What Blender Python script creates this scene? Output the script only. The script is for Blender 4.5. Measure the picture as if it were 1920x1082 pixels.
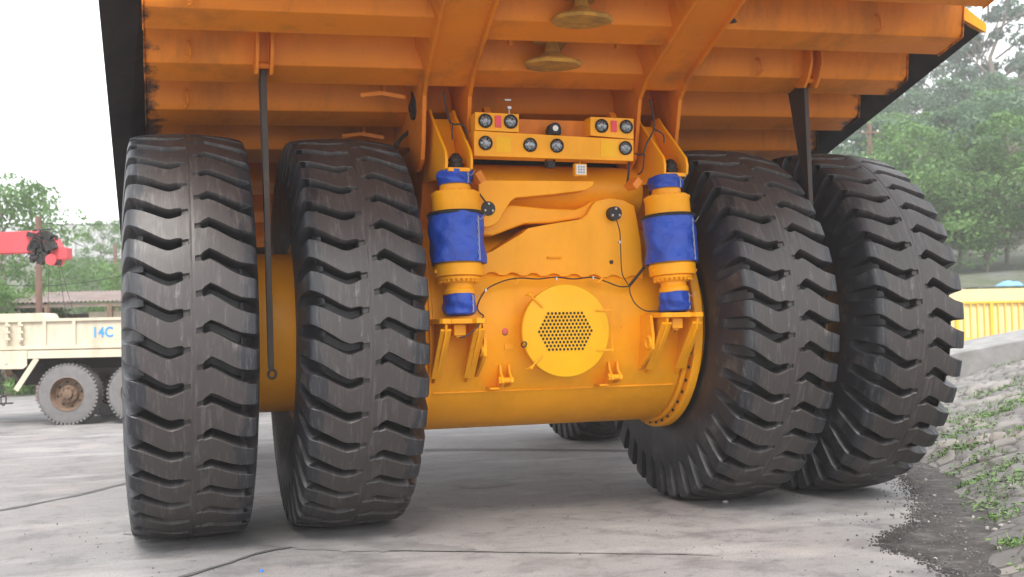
import bpy, bmesh, math, random
import numpy as np
from mathutils import Vector, Matrix, Euler
random.seed(7); rng = np.random.default_rng(7)
PI = math.pi
for o in list(bpy.data.objects): bpy.data.objects.remove(o)
scene = bpy.context.scene
COL = scene.collection

# ------------------------------------------------------------------ camera
YAW, PIT, ROL = .3056, .0363, -.0212
F = Vector((math.sin(YAW)*math.cos(PIT), math.cos(YAW)*math.cos(PIT), math.sin(PIT)))
Rt = Vector((math.cos(YAW), -math.sin(YAW), 0)); Up = Rt.cross(F)
r_ = Rt*math.cos(ROL) + Up*math.sin(ROL); u_ = Up*math.cos(ROL) - Rt*math.sin(ROL)
cd = bpy.data.cameras.new("camera"); cam = bpy.data.objects.new("camera", cd); COL.objects.link(cam)
cam.matrix_world = Matrix(((r_.x, u_.x, -F.x, -2.9643), (r_.y, u_.y, -F.y, -8.909), (r_.z, u_.z, -F.z, 1.4923), (0, 0, 0, 1)))
cd.sensor_width = 36; cd.lens = 2097.95/1920*36; cd.clip_start = .05; cd.clip_end = 2000
cd.dof.use_dof = True; cd.dof.focus_distance = 7.9; cd.dof.aperture_fstop = 2.8
scene.camera = cam

# ------------------------------------------------------------------ sky, sun, exposure
SUN_EL, SUN_AZ = math.radians(56), math.radians(197)      # azimuth clockwise from +Y: behind and left of the camera
w = bpy.data.worlds.new("World"); scene.world = w; w.use_nodes = True
nt = w.node_tree; nt.nodes.clear()
sky = nt.nodes.new('ShaderNodeTexSky'); sky.sky_type = 'NISHITA'; sky.sun_disc = False
sky.sun_elevation = SUN_EL; sky.sun_rotation = SUN_AZ; sky.air_density = 1; sky.dust_density = 4
hsv = nt.nodes.new('ShaderNodeHueSaturation'); hsv.inputs['Saturation'].default_value = .12
mx = nt.nodes.new('ShaderNodeMix'); mx.data_type = 'RGBA'; mx.inputs['Factor'].default_value = .72
mx.inputs['B'].default_value = (9.3, 9.6, 10.0, 1)         # even bright overcast deck
bg = nt.nodes.new('ShaderNodeBackground'); bg.inputs['Strength'].default_value = .115
wo = nt.nodes.new('ShaderNodeOutputWorld')
nt.links.new(sky.outputs[0], hsv.inputs['Color']); nt.links.new(hsv.outputs[0], mx.inputs['A'])
nt.links.new(mx.outputs['Result'], bg.inputs['Color']); nt.links.new(bg.outputs[0], wo.inputs['Surface'])
sl = bpy.data.lights.new("sun", 'SUN'); sl.energy = 1.9; sl.angle = math.radians(22); sl.color = (1, .95, .88)
so = bpy.data.objects.new("sun", sl); COL.objects.link(so)
sd = Vector((math.sin(SUN_AZ)*math.cos(SUN_EL), math.cos(SUN_AZ)*math.cos(SUN_EL), math.sin(SUN_EL)))
so.rotation_euler = sd.to_track_quat('Z', 'Y').to_euler()
scene.view_settings.view_transform = 'Standard'; scene.view_settings.look = 'None'
scene.view_settings.exposure = 1.12; scene.view_settings.gamma = 1; scene.view_settings.use_curve_mapping = False
scene.render.resolution_x = 1024; scene.render.resolution_y = 577
try:
    scene.cycles.max_bounces = 8; scene.cycles.diffuse_bounces = 4; scene.cycles.volume_bounces = 2
except Exception: pass

# ------------------------------------------------------------------ materials
def nmat(name):
    m = bpy.data.materials.new(name); m.use_nodes = True
    t = m.node_tree; b = t.nodes['Principled BSDF']; return m, t, b
def N(t, typ, **k):
    n = t.nodes.new(typ)
    for a, v in k.items():
        if a in n.inputs: n.inputs[a].default_value = v
        else: setattr(n, a, v)
    return n
def noise(t, scale, detail=4, rough=.55, vec=None, stretch=None):
    n = N(t, 'ShaderNodeTexNoise'); n.inputs['Scale'].default_value = scale; n.inputs['Detail'].default_value = detail; n.inputs['Roughness'].default_value = rough
    tc = N(t, 'ShaderNodeTexCoord')
    if stretch:
        mp = N(t, 'ShaderNodeMapping'); mp.inputs['Scale'].default_value = stretch
        t.links.new(tc.outputs['Object'], mp.inputs[0]); t.links.new(mp.outputs[0], n.inputs['Vector'])
    else: t.links.new(tc.outputs['Object'], n.inputs['Vector'])
    return n
def ramp(t, src, stops, interp='LINEAR'):
    r = N(t, 'ShaderNodeValToRGB'); r.color_ramp.interpolation = interp
    e = r.color_ramp.elements
    while len(e) < len(stops): e.new(.5)
    for el, (p, c) in zip(e, stops):
        el.position = p; el.color = (c, c, c, 1) if isinstance(c, (int, float)) else (*c, 1)
    t.links.new(src, r.inputs[0]); return r.outputs[0]
def mix(t, a, b, f, mode='MIX'):
    m = N(t, 'ShaderNodeMix'); m.data_type = 'RGBA'; m.blend_type = mode
    for s, v in (('A', a), ('B', b), ('Factor', f)):
        i = m.inputs[s] if s != 'Factor' else m.inputs[0]
        if hasattr(v, 'is_output') or hasattr(v, 'links'): t.links.new(v, i)
        elif s == 'Factor': i.default_value = v
        else: i.default_value = (*v, 1)
    return m.outputs['Result']
def bump(t, b, src, strength=.2, dist=.01):
    n = N(t, 'ShaderNodeBump'); n.inputs['Strength'].default_value = strength; n.inputs['Distance'].default_value = dist
    t.links.new(src, n.inputs['Height']); t.links.new(n.outputs[0], b.inputs['Normal'])
def simple(name, col, rough=.5, metal=0, var=.15, scale=6, bmp=.1, dirt=None, dirtamt=.5, stretch=None):
    m, t, b = nmat(name)
    n = noise(t, scale, 5, .6, stretch=stretch)
    c2 = tuple(c*(1-var) for c in col); c3 = tuple(min(1, c*(1+var*.6)) for c in col)
    c = ramp(t, n.outputs[0], [(.3, c2), (.7, c3)])
    if dirt:
        n2 = noise(t, scale*.45, 8, .72)
        f = ramp(t, n2.outputs[0], [(.5, 0.), (.72, dirtamt)])
        c = mix(t, c, dirt, f)
    t.links.new(c, b.inputs['Base Color'])
    r = ramp(t, n.outputs[0], [(.3, max(0, rough-.08)), (.7, min(1, rough+.1))]); t.links.new(r, b.inputs['Roughness'])
    b.inputs['Metallic'].default_value = metal
    if bmp:
        n3 = noise(t, scale*14, 3); bump(t, b, n3.outputs[0], bmp, .004)
    return m
def painted(name, col, rough, chips=True, tar=False, grime=(.16, .07, .02), gamt=.45):
    m, t, b = nmat(name)
    n = noise(t, 2.2, 6, .6); c = ramp(t, n.outputs[0], [(.3, tuple(x*.9 for x in col)), (.7, tuple(min(1, x*1.04) for x in col))])
    n2 = noise(t, 1.7, 9, .7, stretch=(1, 1, .35)); c = mix(t, c, grime, ramp(t, n2.outputs[0], [(.52, 0.), (.78, gamt)]))
    n6 = noise(t, 30, 4, .7, stretch=(1, 1, .12)); c = mix(t, c, grime, ramp(t, n6.outputs[0], [(.6, 0.), (.8, gamt*.4)]))
    if chips:
        n4 = noise(t, 9, 10, .75); f = ramp(t, n4.outputs[0], [(.665, 0.), (.685, .8)]); c = mix(t, c, (.05, .03, .025), f)
    if tar:   # black overspray where the skirt was coated: a stain with its own ragged edge near the outer ends
        tc = N(t, 'ShaderNodeTexCoord'); sx = N(t, 'ShaderNodeSeparateXYZ'); t.links.new(tc.outputs['Object'], sx.inputs[0])
        ab = N(t, 'ShaderNodeMath', operation='ABSOLUTE'); t.links.new(sx.outputs[0], ab.inputs[0])
        n5 = noise(t, 7, 8, .7); mm = N(t, 'ShaderNodeMath', operation='MULTIPLY_ADD'); mm.inputs[1].default_value = .55
        t.links.new(n5.outputs[0], mm.inputs[0]); t.links.new(ab.outputs[0], mm.inputs[2])
        sy = N(t, 'ShaderNodeMath', operation='MULTIPLY_ADD'); sy.inputs[1].default_value = .06; t.links.new(sx.outputs[1], sy.inputs[0]); t.links.new(mm.outputs[0], sy.inputs[2])
        s2 = N(t, 'ShaderNodeMath', operation='SUBTRACT'); s2.inputs[1].default_value = 2.8; t.links.new(sy.outputs[0], s2.inputs[0])
        f = ramp(t, s2.outputs[0], [(.42, 0.), (.5, .92)]); c = mix(t, c, (.018, .016, .018), f)
    t.links.new(c, b.inputs['Base Color'])
    rr = ramp(t, n2.outputs[0], [(.4, rough), (.75, min(1, rough+.3))]); t.links.new(rr, b.inputs['Roughness'])
    n3 = noise(t, 55, 3); n33 = noise(t, 3.5, 3); bump(t, b, mix(t, n3.outputs[0], n33.outputs[0], .85), .35, .012)
    b.inputs['Specular IOR Level'].default_value = .32
    return m
M = {}
M['yellow'] = painted('yellow_paint', (.96, .39, .002), .34, chips=False, gamt=.22)
M['cover_yellow'] = painted('cover_paint', (.93, .47, .004), .42, chips=False, gamt=.12)
M['orange'] = painted('body_paint', (.74, .215, .010), .42, tar=True, gamt=.7)
M['mud'] = simple('dried_mud', (.52, .26, .035), .8, var=.3, scale=14, bmp=.6, dirt=(.16, .10, .04), dirtamt=.7)
M['black'] = simple('black_rubber_paint', (.018, .017, .02), .7, var=.3, scale=4, dirt=(.09, .06, .035), dirtamt=.5)
M['hose'] = simple('cable_sheath', (.018, .017, .016), .55, var=.2)
M['steel'] = simple('rusty_steel', (.055, .045, .04), .55, .4, .35, 9, .3, (.13, .05, .02), .6, (1, 1, .3))
M['bright'] = simple('zinc', (.45, .44, .42), .35, .9, .2)
M['lampglass'] = None
M['red'] = simple('red_reflector', (.75, .02, .03), .25, var=.1)
M['pink'] = simple('red_cap', (.72, .13, .11), .45, var=.15)
M['dark'] = simple('dark_void', (.02, .018, .016), .8, var=.3)  # near-black; also stands in for shade inside the truck's recesses
M['white'] = simple('white_plastic', (.75, .75, .72), .4, var=.05)
M['thread'] = simple('lacing_thread', (.35, .36, .42), .8)
def rubber():
    m, t, b = nmat('tyre_rubber')
    n = noise(t, 2.3, 7, .65); c = ramp(t, n.outputs[0], [(.35, (.012, .013, .018)), (.62, (.023, .024, .030))])
    n2 = noise(t, 5, 6, .65, stretch=(1.6, .7, .7)); tc = N(t, 'ShaderNodeTexCoord'); sx = N(t, 'ShaderNodeSeparateXYZ'); t.links.new(tc.outputs['Object'], sx.inputs[0])
    ab = N(t, 'ShaderNodeMath', operation='ABSOLUTE'); t.links.new(sx.outputs[0], ab.inputs[0]); mm = N(t, 'ShaderNodeMath', operation='MULTIPLY_ADD'); mm.inputs[1].default_value = -.45; t.links.new(n2.outputs[0], mm.inputs[0]); t.links.new(ab.outputs[0], mm.inputs[2])
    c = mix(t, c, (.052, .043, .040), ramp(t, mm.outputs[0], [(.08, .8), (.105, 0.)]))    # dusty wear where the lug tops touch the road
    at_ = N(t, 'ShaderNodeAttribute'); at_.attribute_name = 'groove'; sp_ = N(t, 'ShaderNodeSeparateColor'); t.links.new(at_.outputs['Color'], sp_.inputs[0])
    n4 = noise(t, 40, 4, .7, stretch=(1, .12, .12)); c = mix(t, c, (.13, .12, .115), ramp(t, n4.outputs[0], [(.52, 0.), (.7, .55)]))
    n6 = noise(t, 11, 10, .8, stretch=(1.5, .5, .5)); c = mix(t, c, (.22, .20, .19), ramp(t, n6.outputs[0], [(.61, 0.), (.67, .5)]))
    c = mix(t, c, (.010, .010, .012), ramp(t, sp_.outputs[0], [(.12, 0.), (.5, .92)]))      # unworn rubber, blackened to put the grooves' shade into the colour
    t.links.new(c, b.inputs['Base Color'])
    t.links.new(ramp(t, n.outputs[0], [(.3, .38), (.7, .58)]), b.inputs['Roughness'])
    n3 = noise(t, 60, 6, .7); n5 = noise(t, 9, 5); h = mix(t, n3.outputs[0], n5.outputs[0], .6)
    bump(t, b, h, .35, .006); b.inputs['Specular IOR Level'].default_value = .55
    return m
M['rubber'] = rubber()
M['oldrubber'] = simple('dusty_rubber', (.17, .165, .165), .85, var=.2, scale=8)
def blue():
    m, t, b = nmat('blue_tarpaulin')
    n = noise(t, 6, 6, .6); c = ramp(t, n.outputs[0], [(.3, (.008, .045, .32)), (.65, (.014, .075, .48))])
    n2 = noise(t, 4, 9, .7); c = mix(t, c, (.09, .12, .22), ramp(t, n2.outputs[0], [(.58, 0.), (.72, .45)]))
    t.links.new(c, b.inputs['Base Color']); b.inputs['Roughness'].default_value = .4
    n3 = noise(t, 7, 7, .6); n4 = N(t, 'ShaderNodeTexWave'); n4.inputs['Scale'].default_value = 4; n4.inputs['Distortion'].default_value = 14; n4.inputs['Detail'].default_value = 2
    bump(t, b, n3.outputs[0], .8, .035)
    return m
M['blue'] = blue()

# ------------------------------------------------------------------ mesh builder
class MB:
    def __init__(s): s.v = []; s.f = []
    def add(s, vs, fs):
        o = len(s.v); s.v += [tuple(v) for v in vs]; s.f += [tuple(i+o for i in f) for f in fs]; return s
    def box(s, c, d, rot=None):
        vs = [Vector((x*d[0]/2, y*d[1]/2, z*d[2]/2)) for x in (-1, 1) for y in (-1, 1) for z in (-1, 1)]
        if rot: R_ = Euler(rot).to_matrix(); vs = [R_ @ v for v in vs]
        return s.add([v+Vector(c) for v in vs], [(0, 1, 3, 2), (4, 6, 7, 5), (0, 4, 5, 1), (2, 3, 7, 6), (0, 2, 6, 4), (1, 5, 7, 3)])
    def bar(s, a, b, w, h, up=(0, 0, 1)):
        a, b = Vector(a), Vector(b); d = (b-a).normalized(); x = d.cross(Vector(up))
        if x.length < 1e-4: x = d.cross(Vector((1, 0, 0)))
        x.normalize(); y = x.cross(d)
        vs = [p+x*i*w/2+y*j*h/2 for p in (a, b) for i, j in ((-1, -1), (1, -1), (1, 1), (-1, 1))]
        return s.add(vs, [(3, 2, 1, 0), (4, 5, 6, 7), (0, 1, 5, 4), (1, 2, 6, 5), (2, 3, 7, 6), (3, 0, 4, 7)])
    def prism(s, pts, a, b, ax='Y'):
        # pts: 2D outline; ax 'Y': (x,z) extruded in y ; 'X': (y,z) in x ; 'Z': (x,y) in z
        n = len(pts)
        f = {'Y': lambda p, q: (p[0], q, p[1]), 'X': lambda p, q: (q, p[0], p[1]), 'Z': lambda p, q: (p[0], p[1], q)}[ax]
        vs = [f(p, a) for p in pts]+[f(p, b) for p in pts]
        return s.add(vs, [tuple(range(n)), tuple(range(2*n-1, n-1, -1))]+[(i, i+n, (i+1) % n+n, (i+1) % n) for i in range(n)])
    def frame(s, d):
        d = Vector(d).normalized(); x = d.orthogonal().normalized(); return d, x, d.cross(x)
    def cyl(s, a, b, r0, r1=None, n=24, cap=True):
        r1 = r0 if r1 is None else r1; a, b = Vector(a), Vector(b); d, x, y = s.frame(b-a)
        vs = [p+(x*math.cos(2*PI*i/n)+y*math.sin(2*PI*i/n))*r for p, r in ((a, r0), (b, r1)) for i in range(n)]
        fs = [(i, (i+1) % n, (i+1) % n+n, i+n) for i in range(n)]
        if cap: fs += [tuple(range(n-1, -1, -1)), tuple(range(n, 2*n))]
        return s.add(vs, fs)
    def lathe(s, prof, a, d, n=48, wob=None, cap=True):
        # prof: (t, r) along axis d from a
        a = Vector(a); d, x, y = s.frame(d); vs = []; m = len(prof)
        for k, (t, r) in enumerate(prof):
            for i in range(n):
                th = 2*PI*i/n; rr = r+(wob(t, th) if wob else 0); vs.append(a+d*t+(x*math.cos(th)+y*math.sin(th))*rr)
        fs = [(k*n+i, k*n+(i+1) % n, (k+1)*n+(i+1) % n, (k+1)*n+i) for k in range(m-1) for i in range(n)]
        if cap: fs += [tuple(range(n-1, -1, -1)), tuple(range((m-1)*n, m*n))]
        return s.add(vs, fs)
    def tube(s, path, r, n=8):
        P = [Vector(p) for p in path]; vs = []; d0, x, y = s.frame(P[1]-P[0])
        for i, p in enumerate(P):
            d = (P[min(i+1, len(P)-1)]-P[max(i-1, 0)]).normalized(); x = (x-d*x.dot(d)).normalized(); y = d.cross(x)
            vs += [p+(x*math.cos(2*PI*j/n)+y*math.sin(2*PI*j/n))*r for j in range(n)]
        m = len(P); fs = [(k*n+i, k*n+(i+1) % n, (k+1)*n+(i+1) % n, (k+1)*n+i) for k in range(m-1) for i in range(n)]
        fs += [tuple(range(n-1, -1, -1)), tuple(range((m-1)*n, m*n))]; return s.add(vs, fs)
    def sphere(s, c, r, n=12, sc=(1, 1, 1)):
        vs = []; m = n//2
        for k in range(m+1):
            ph = PI*(k/m)*.998+.001*PI
            for i in range(n): vs.append((c[0]+sc[0]*r*math.sin(ph)*math.cos(2*PI*i/n), c[1]+sc[1]*r*math.sin(ph)*math.sin(2*PI*i/n), c[2]+sc[2]*r*math.cos(ph)))
        return s.add(vs, [(k*n+i, (k+1)*n+i, (k+1)*n+(i+1) % n, k*n+(i+1) % n) for k in range(m) for i in range(n)])
    def build(s, name, m, parent=None, bev=0, sharp=35, local=False, smooth=True, root=None):
        me = bpy.data.meshes.new(name); V = np.array(s.v, float).reshape(-1, 3)
        me.from_pydata(V.tolist(), [], s.f); me.update()
        bm = bmesh.new(); bm.from_mesh(me)
        bmesh.ops.recalc_face_normals(bm, faces=bm.faces)
        if smooth:
            a = math.radians(sharp)
            for f in bm.faces: f.smooth = True
            for e in bm.edges:
                if len(e.link_faces) == 2 and e.calc_face_angle(0) > a: e.smooth = False
        bm.to_mesh(me); bm.free()
        o = bpy.data.objects.new(name, me); COL.objects.link(o); me.materials.append(m)
        if parent:
            o.parent = parent
        if bev:
            b = o.modifiers.new('bevel', 'BEVEL'); b.width = bev; b.segments = 2; b.limit_method = 'ANGLE'; b.angle_limit = math.radians(40); b.harden_normals = True
        return o
def tag(o, label=None, cat=None, group=None, kind=None):
    for k, v in (('label', label), ('category', cat), ('group', group), ('kind', kind)):
        if v: o[k] = v
    return o
def empty(name, loc=(0, 0, 0), rz=0, parent=None):
    o = bpy.data.objects.new(name, None); COL.objects.link(o); o.location = loc; o.rotation_euler = (0, 0, rz); o.empty_display_size = .2
    if parent: o.parent = parent
    return o
def children(o): return [c for c in bpy.data.objects if c.parent == o]
def copy_tree(o, parent=None):
    c = o.copy(); COL.objects.link(c)
    if parent: c.parent = parent
    for ch in children(o): copy_tree(ch, c)
    return c
def smoothpath(P, n=8):
    P = [Vector(p) for p in P]; out = []
    for i in range(len(P)-1):
        p0, p1, p2, p3 = P[max(i-1, 0)], P[i], P[i+1], P[min(i+2, len(P)-1)]
        for k in range(n):
            t = k/n; out.append(.5*((2*p1)+(p2-p0)*t+(2*p0-5*p1+4*p2-p3)*t*t+(3*p1-p0-3*p2+p3)*t**3))
    return out+[P[-1]]
def arc(cx, cz, r, a0, a1, n=12): return [(cx+r*math.cos(math.radians(a0+(a1-a0)*i/n)), cz+r*math.sin(math.radians(a0+(a1-a0)*i/n))) for i in range(n+1)]

# ------------------------------------------------------------------ ground, concrete, dirt
def ground_mats():
    m, t, b = nmat('worn_concrete')
    n = noise(t, .35, 8, .6); c = ramp(t, n.outputs[0], [(.3, (.19, .183, .183)), (.7, (.265, .256, .254))])
    n2 = noise(t, 1.6, 10, .7); c = mix(t, c, (.105, .10, .105), ramp(t, n2.outputs[0], [(.5, 0.), (.62, .7)]))
    n3 = noise(t, 7, 9, .78); c = mix(t, c, (.08, .075, .078), ramp(t, n3.outputs[0], [(.55, 0.), (.64, .75)])); n9 = noise(t, 2.6, 6, .7, stretch=(.35, 2, 1)); c = mix(t, c, (.15, .14, .145), ramp(t, n9.outputs[0], [(.54, 0.), (.66, .55)])); n10 = noise(t, 1.1, 5, .6); c = mix(t, c, (.30, .25, .22), ramp(t, n10.outputs[0], [(.56, 0.), (.7, .45)]))
    n7 = noise(t, .8, 4, .5, stretch=(1, 2.2, 1)); c = mix(t, c, (.35, .335, .325), ramp(t, n7.outputs[0], [(.52, 0.), (.66, .6)]))
    n5 = noise(t, 70, 3, .6); c = mix(t, c, (.12, .11, .105), ramp(t, n5.outputs[0], [(.54, 0.), (.64, .7)])); n8 = noise(t, 28, 6, .8); c = mix(t, c, (.34, .325, .315), ramp(t, n8.outputs[0], [(.56, 0.), (.7, .5)]))
    # cracks
    v = N(t, 'ShaderNodeTexVoronoi'); v.feature = 'DISTANCE_TO_EDGE'; v.inputs['Scale'].default_value = .17
    tc = N(t, 'ShaderNodeTexCoord'); nd = noise(t, 1.3, 8, .65); va = N(t, 'ShaderNodeVectorMath', operation='ADD'); vs = N(t, 'ShaderNodeVectorMath', operation='SCALE'); vs.inputs['Scale'].default_value = .9
    t.links.new(nd.outputs['Color'], vs.inputs[0]); t.links.new(tc.outputs['Object'], va.inputs[0]); t.links.new(vs.outputs[0], va.inputs[1]); t.links.new(va.outputs[0], v.inputs['Vector'])
    cr = ramp(t, v.outputs['Distance'], [(0, .25), (.0012, .0)]); c = mix(t, c, (.05, .045, .045), cr)
    t.links.new(c, b.inputs['Base Color'])
    t.links.new(ramp(t, n2.outputs[0], [(.4, .85), (.7, .65)]), b.inputs['Roughness'])
    hm = mix(t, n5.outputs[0], n3.outputs[0], .6); bump(t, b, hm, .35, .01)
    M['concrete'] = m
ground_mats()
mb = MB(); S = 150
mb.add([(-S+20, -S+80, 0), (S+20, -S+80, 0), (S+20, S+60, 0), (-S+20, S+60, 0)], [(0, 1, 2, 3)])
tag(mb.build('ground', M['concrete']), 'worn grey concrete yard', kind='structure')
def hash2(i, j, s):
    v = np.sin(i*127.1+j*311.7+s*74.7)*43758.5453; return v-np.floor(v)
def cells(x, y):      # distance to nearest and second nearest jittered point, and the nearest's id
    ix, iy = np.floor(x), np.floor(y); d1 = np.full(x.shape, 9.); d2 = d1.copy(); idn = np.zeros(x.shape)
    for a in (-1, 0, 1):
        for b in (-1, 0, 1):
            cx, cy = ix+a, iy+b
            px, py = cx+.15+.7*hash2(cx, cy, 1), cy+.15+.7*hash2(cx, cy, 2)
            d = np.hypot(x-px, y-py); h = hash2(cx, cy, 3)
            n = d < d1; d2 = np.where(n, d1, np.minimum(d2, d)); idn = np.where(n, h, idn); d1 = np.where(n, d, d1)
    return d1, d2, idn
def vnoise(x, y, s=0):
    ix, iy = np.floor(x), np.floor(y); fx, fy = x-ix, y-iy; fx = fx*fx*(3-2*fx); fy = fy*fy*(3-2*fy)
    return (hash2(ix, iy, s)*(1-fx)+hash2(ix+1, iy, s)*fx)*(1-fy)+(hash2(ix, iy+1, s)*(1-fx)+hash2(ix+1, iy+1, s)*fx)*fy
def grid_obj(name, X, Y, Z, m, parent=None, smooth=True):
    a, b = X.shape; V = np.stack([X, Y, Z], -1).reshape(-1, 3)
    i = np.arange(a*b).reshape(a, b); Q = np.stack([i[:-1, :-1], i[1:, :-1], i[1:, 1:], i[:-1, 1:]], -1).reshape(-1, 4)
    me = bpy.data.meshes.new(name); me.vertices.add(len(V)); me.vertices.foreach_set('co', V.ravel())
    me.loops.add(Q.size); me.polygons.add(len(Q)); me.polygons.foreach_set('loop_start', np.arange(len(Q))*4); me.polygons.foreach_set('loop_total', np.full(len(Q), 4))
    me.loops.foreach_set('vertex_index', Q.ravel()); me.polygons.foreach_set('use_smooth', np.full(len(Q), smooth)); me.update(); me.validate()
    o = bpy.data.objects.new(name, me); COL.objects.link(o); me.materials.append(m)
    if parent: o.parent = parent
    return o
def quads_obj(name, Q, m, parent=None):      # Q: (n, 4, 3)
    n = len(Q); me = bpy.data.meshes.new(name); me.vertices.add(n*4); me.vertices.foreach_set('co', Q.reshape(-1).astype(float))
    me.loops.add(n*4); me.polygons.add(n); me.polygons.foreach_set('loop_start', np.arange(n)*4); me.polygons.foreach_set('loop_total', np.full(n, 4))
    me.loops.foreach_set('vertex_index', np.arange(n*4)); me.update(); me.validate()
    o = bpy.data.objects.new(name, me); COL.objects.link(o); me.materials.append(m)
    if parent: o.parent = parent
    return o

# stone paved embankment
E0 = np.array([2.2, -2.8]); Ee = np.array([.5444, .8389]); En = np.array([.8389, -.5444])
def emb_h(t, p):
    p = p-.30*vnoise(t*1.3, t*0, 21)-.12*vnoise(t*4, t*0, 22)+.12
    base = .26*np.clip(p, 0, 4.6)
    wx, wy = vnoise(t*1.7, p*1.7, 5)*.35, vnoise(t*1.7, p*1.7, 6)*.35
    d1, d2, idn = cells((t+wx)/.36, (p+wy)/.23)
    edge = np.clip((d2-d1)/.30, 0, 1)
    st = (edge**.38)*(.035+.055*idn)+.03*(vnoise(t*2.3, p*2.3, 9)-.5)+.012*(vnoise(t*22, p*22, 8)-.5)*edge+(idn-.5)*.15*((t*3.3+idn*7) % 1-.5)*edge
    fade = np.clip((p+.05)/.25, 0, 1)*np.clip((vnoise(t*.9, p*.9, 3)*1.2+p*1.5), 0, 1)
    return base+st*fade-.05*np.clip(-p/.2, 0, 1)+.012, idn, edge
tt = np.concatenate([np.arange(-2.5, 6, .024), np.arange(6, 21, .05)]); pp = np.concatenate([np.arange(-.35, 2.6, .024), np.arange(2.6, 7, .06)])
T, P = np.meshgrid(tt, pp, indexing='ij'); H, ID_, ED_ = emb_h(T, P)
m, t, b = nmat('field_stone')
n = noise(t, 3.2, 3, .5); c = ramp(t, n.outputs[0], [(.3, (.11, .105, .10)), (.7, (.21, .20, .195))])
n2 = noise(t, 1.1, 8, .7); c = mix(t, c, (.10, .095, .095), ramp(t, n2.outputs[0], [(.5, 0.), (.66, .7)]))
n3 = noise(t, 14, 8, .7); c = mix(t, c, (.30, .28, .26), ramp(t, n3.outputs[0], [(.55, 0.), (.75, .6)]))
at_ = N(t, 'ShaderNodeAttribute'); at_.attribute_name = 'stone'; sp_ = N(t, 'ShaderNodeSeparateColor'); t.links.new(at_.outputs['Color'], sp_.inputs[0])
c = mix(t, c, (.32, .29, .26), ramp(t, sp_.outputs[1], [(.72, 0.), (.95, .45)])); c = mix(t, c, (.11, .105, .105), ramp(t, sp_.outputs[1], [(.05, .6), (.3, 0.)]))
c = mix(t, c, (.055, .048, .04), ramp(t, sp_.outputs[0], [(.14, .95), (.5, 0.)]))      # soil in the joints
t.links.new(c, b.inputs['Base Color']); b.inputs['Roughness'].default_value = .9
n4 = noise(t, 45, 8, .75); bump(t, b, n4.outputs[0], .6, .012); M['stone'] = m
o = grid_obj('embankment', E0[0]+Ee[0]*T+En[0]*P, E0[1]+Ee[1]*T+En[1]*P, H, M['stone']); ca = o.data.color_attributes.new('stone', 'FLOAT_COLOR', 'POINT'); ca.data.foreach_set('color', np.stack([ED_, ID_, ED_*0, ED_*0+1], -1).reshape(-1).astype(np.float32))
o['kind'] = 'structure'; o['label'] = 'sloping bank paved with rough grey stones'

# coal-dark dirt between concrete and stones (one thin sheet with a ragged rim) and damp stains
def ragged(pts, amp, step=.06, seed=0):
    rr = random.Random(seed); out = []
    for i, p in enumerate(pts):
        q = pts[(i+1) % len(pts)]; L = math.hypot(q[0]-p[0], q[1]-p[1]); k = max(1, int(L/step))
        for j in range(k):
            s = j/k; out.append((p[0]+(q[0]-p[0])*s+rr.uniform(-amp, amp), p[1]+(q[1]-p[1])*s+rr.uniform(-amp, amp)))
    return out
def sheet(name, pts, z, m, label, amp=.05, seed=0, step=.06):
    if len(pts) < 13: P_ = smoothpath([(x, y, 0) for x, y in list(pts)+[pts[0]]], 6); pts = [(p.x, p.y) for p in P_[:-1]]
    mb = MB(); R = ragged(pts, amp, step, seed); mb.add([(x, y, z) for x, y in R], [tuple(range(len(R)))])
    o = mb.build(name, m); return tag(o, label, kind='structure')
m, t, b = nmat('dark_dirt')
n = noise(t, 4, 8, .7); c = ramp(t, n.outputs[0], [(.35, (.035, .031, .030)), (.55, (.085, .078, .074)), (.68, (.2, .188, .178))])
t.links.new(c, b.inputs['Base Color']); b.inputs['Roughness'].default_value = .95
n4 = noise(t, 28, 9, .8); bump(t, b, n4.outputs[0], 1., .03); M['dirt'] = m
e1 = E0-Ee*2.4+En*.4; e2 = E0+Ee*9+En*.4
sheet('dirt_strip', [(3.824,0.295),(3.159,-0.785),(2.266,-1.934),(1.862,-2.212),(1.604,-2.533),(1.569,-2.997),(1.424,-3.466),(1.205,-3.86)]+[tuple(e1), tuple(e2)]+[(7.988,5.02),(5.052,1.851)], .004, M['dirt'], 'dark gritty dirt washed against the stone bank', .05, 3)
M['damp'] = simple('damp_concrete', (.205, .197, .196), .8, var=.35, scale=3, bmp=.3)
M['oil'] = simple('oily_concrete', (.10, .095, .095), .8, var=.4, scale=5, bmp=.3)
sheet('damp_patch', [(-3.264,0.1),(-2.864,-0.264),(-2.356,-0.622),(-2.06,-1.005),(-1.597,-1.328),(-1.048,-1.509),(-0.894,-1.496),(-1.193,-1.179),(-1.353,-0.845),(-1.021,-0.442),(-0.755,0.12),(-1.121,1.266),(-2.094,1.051),(-2.976,0.445)], .004, M['damp'], 'damp dark patch in front of the left tyres', .035, 5)
sheet('tyre_stain', [(-0.24,1.808),(-0.015,1.998),(0.267,1.641),(0.236,1.368),(-0.102,1.296),(-0.273,1.537)], .004, M['damp'], 'small oily stain between the wheel pairs', .02, 6)
sheet('crack_line', [(-4.318,1.9),(-4.083,2.151),(-3.793,2.51),(-3.483,3.026),(-3.314,3.283),(-3.311,3.173),(-3.454,2.929),(-3.699,2.502),(-3.914,2.279),(-4.073,2.046),(-4.306,1.8)], .004, M['oil'], 'dark joint line in the concrete left of the tyres', .006, 7)
sheet('crack_line', [(-2.882,-1.643),(-2.578,-1.316),(-2.314,-1.015),(-2.123,-0.916),(-2.121,-0.958),(-2.311,-1.056),(-2.57,-1.355),(-2.864,-1.682)], .008, M['oil'], 'thin crack running towards the camera', .006, 9)
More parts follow.
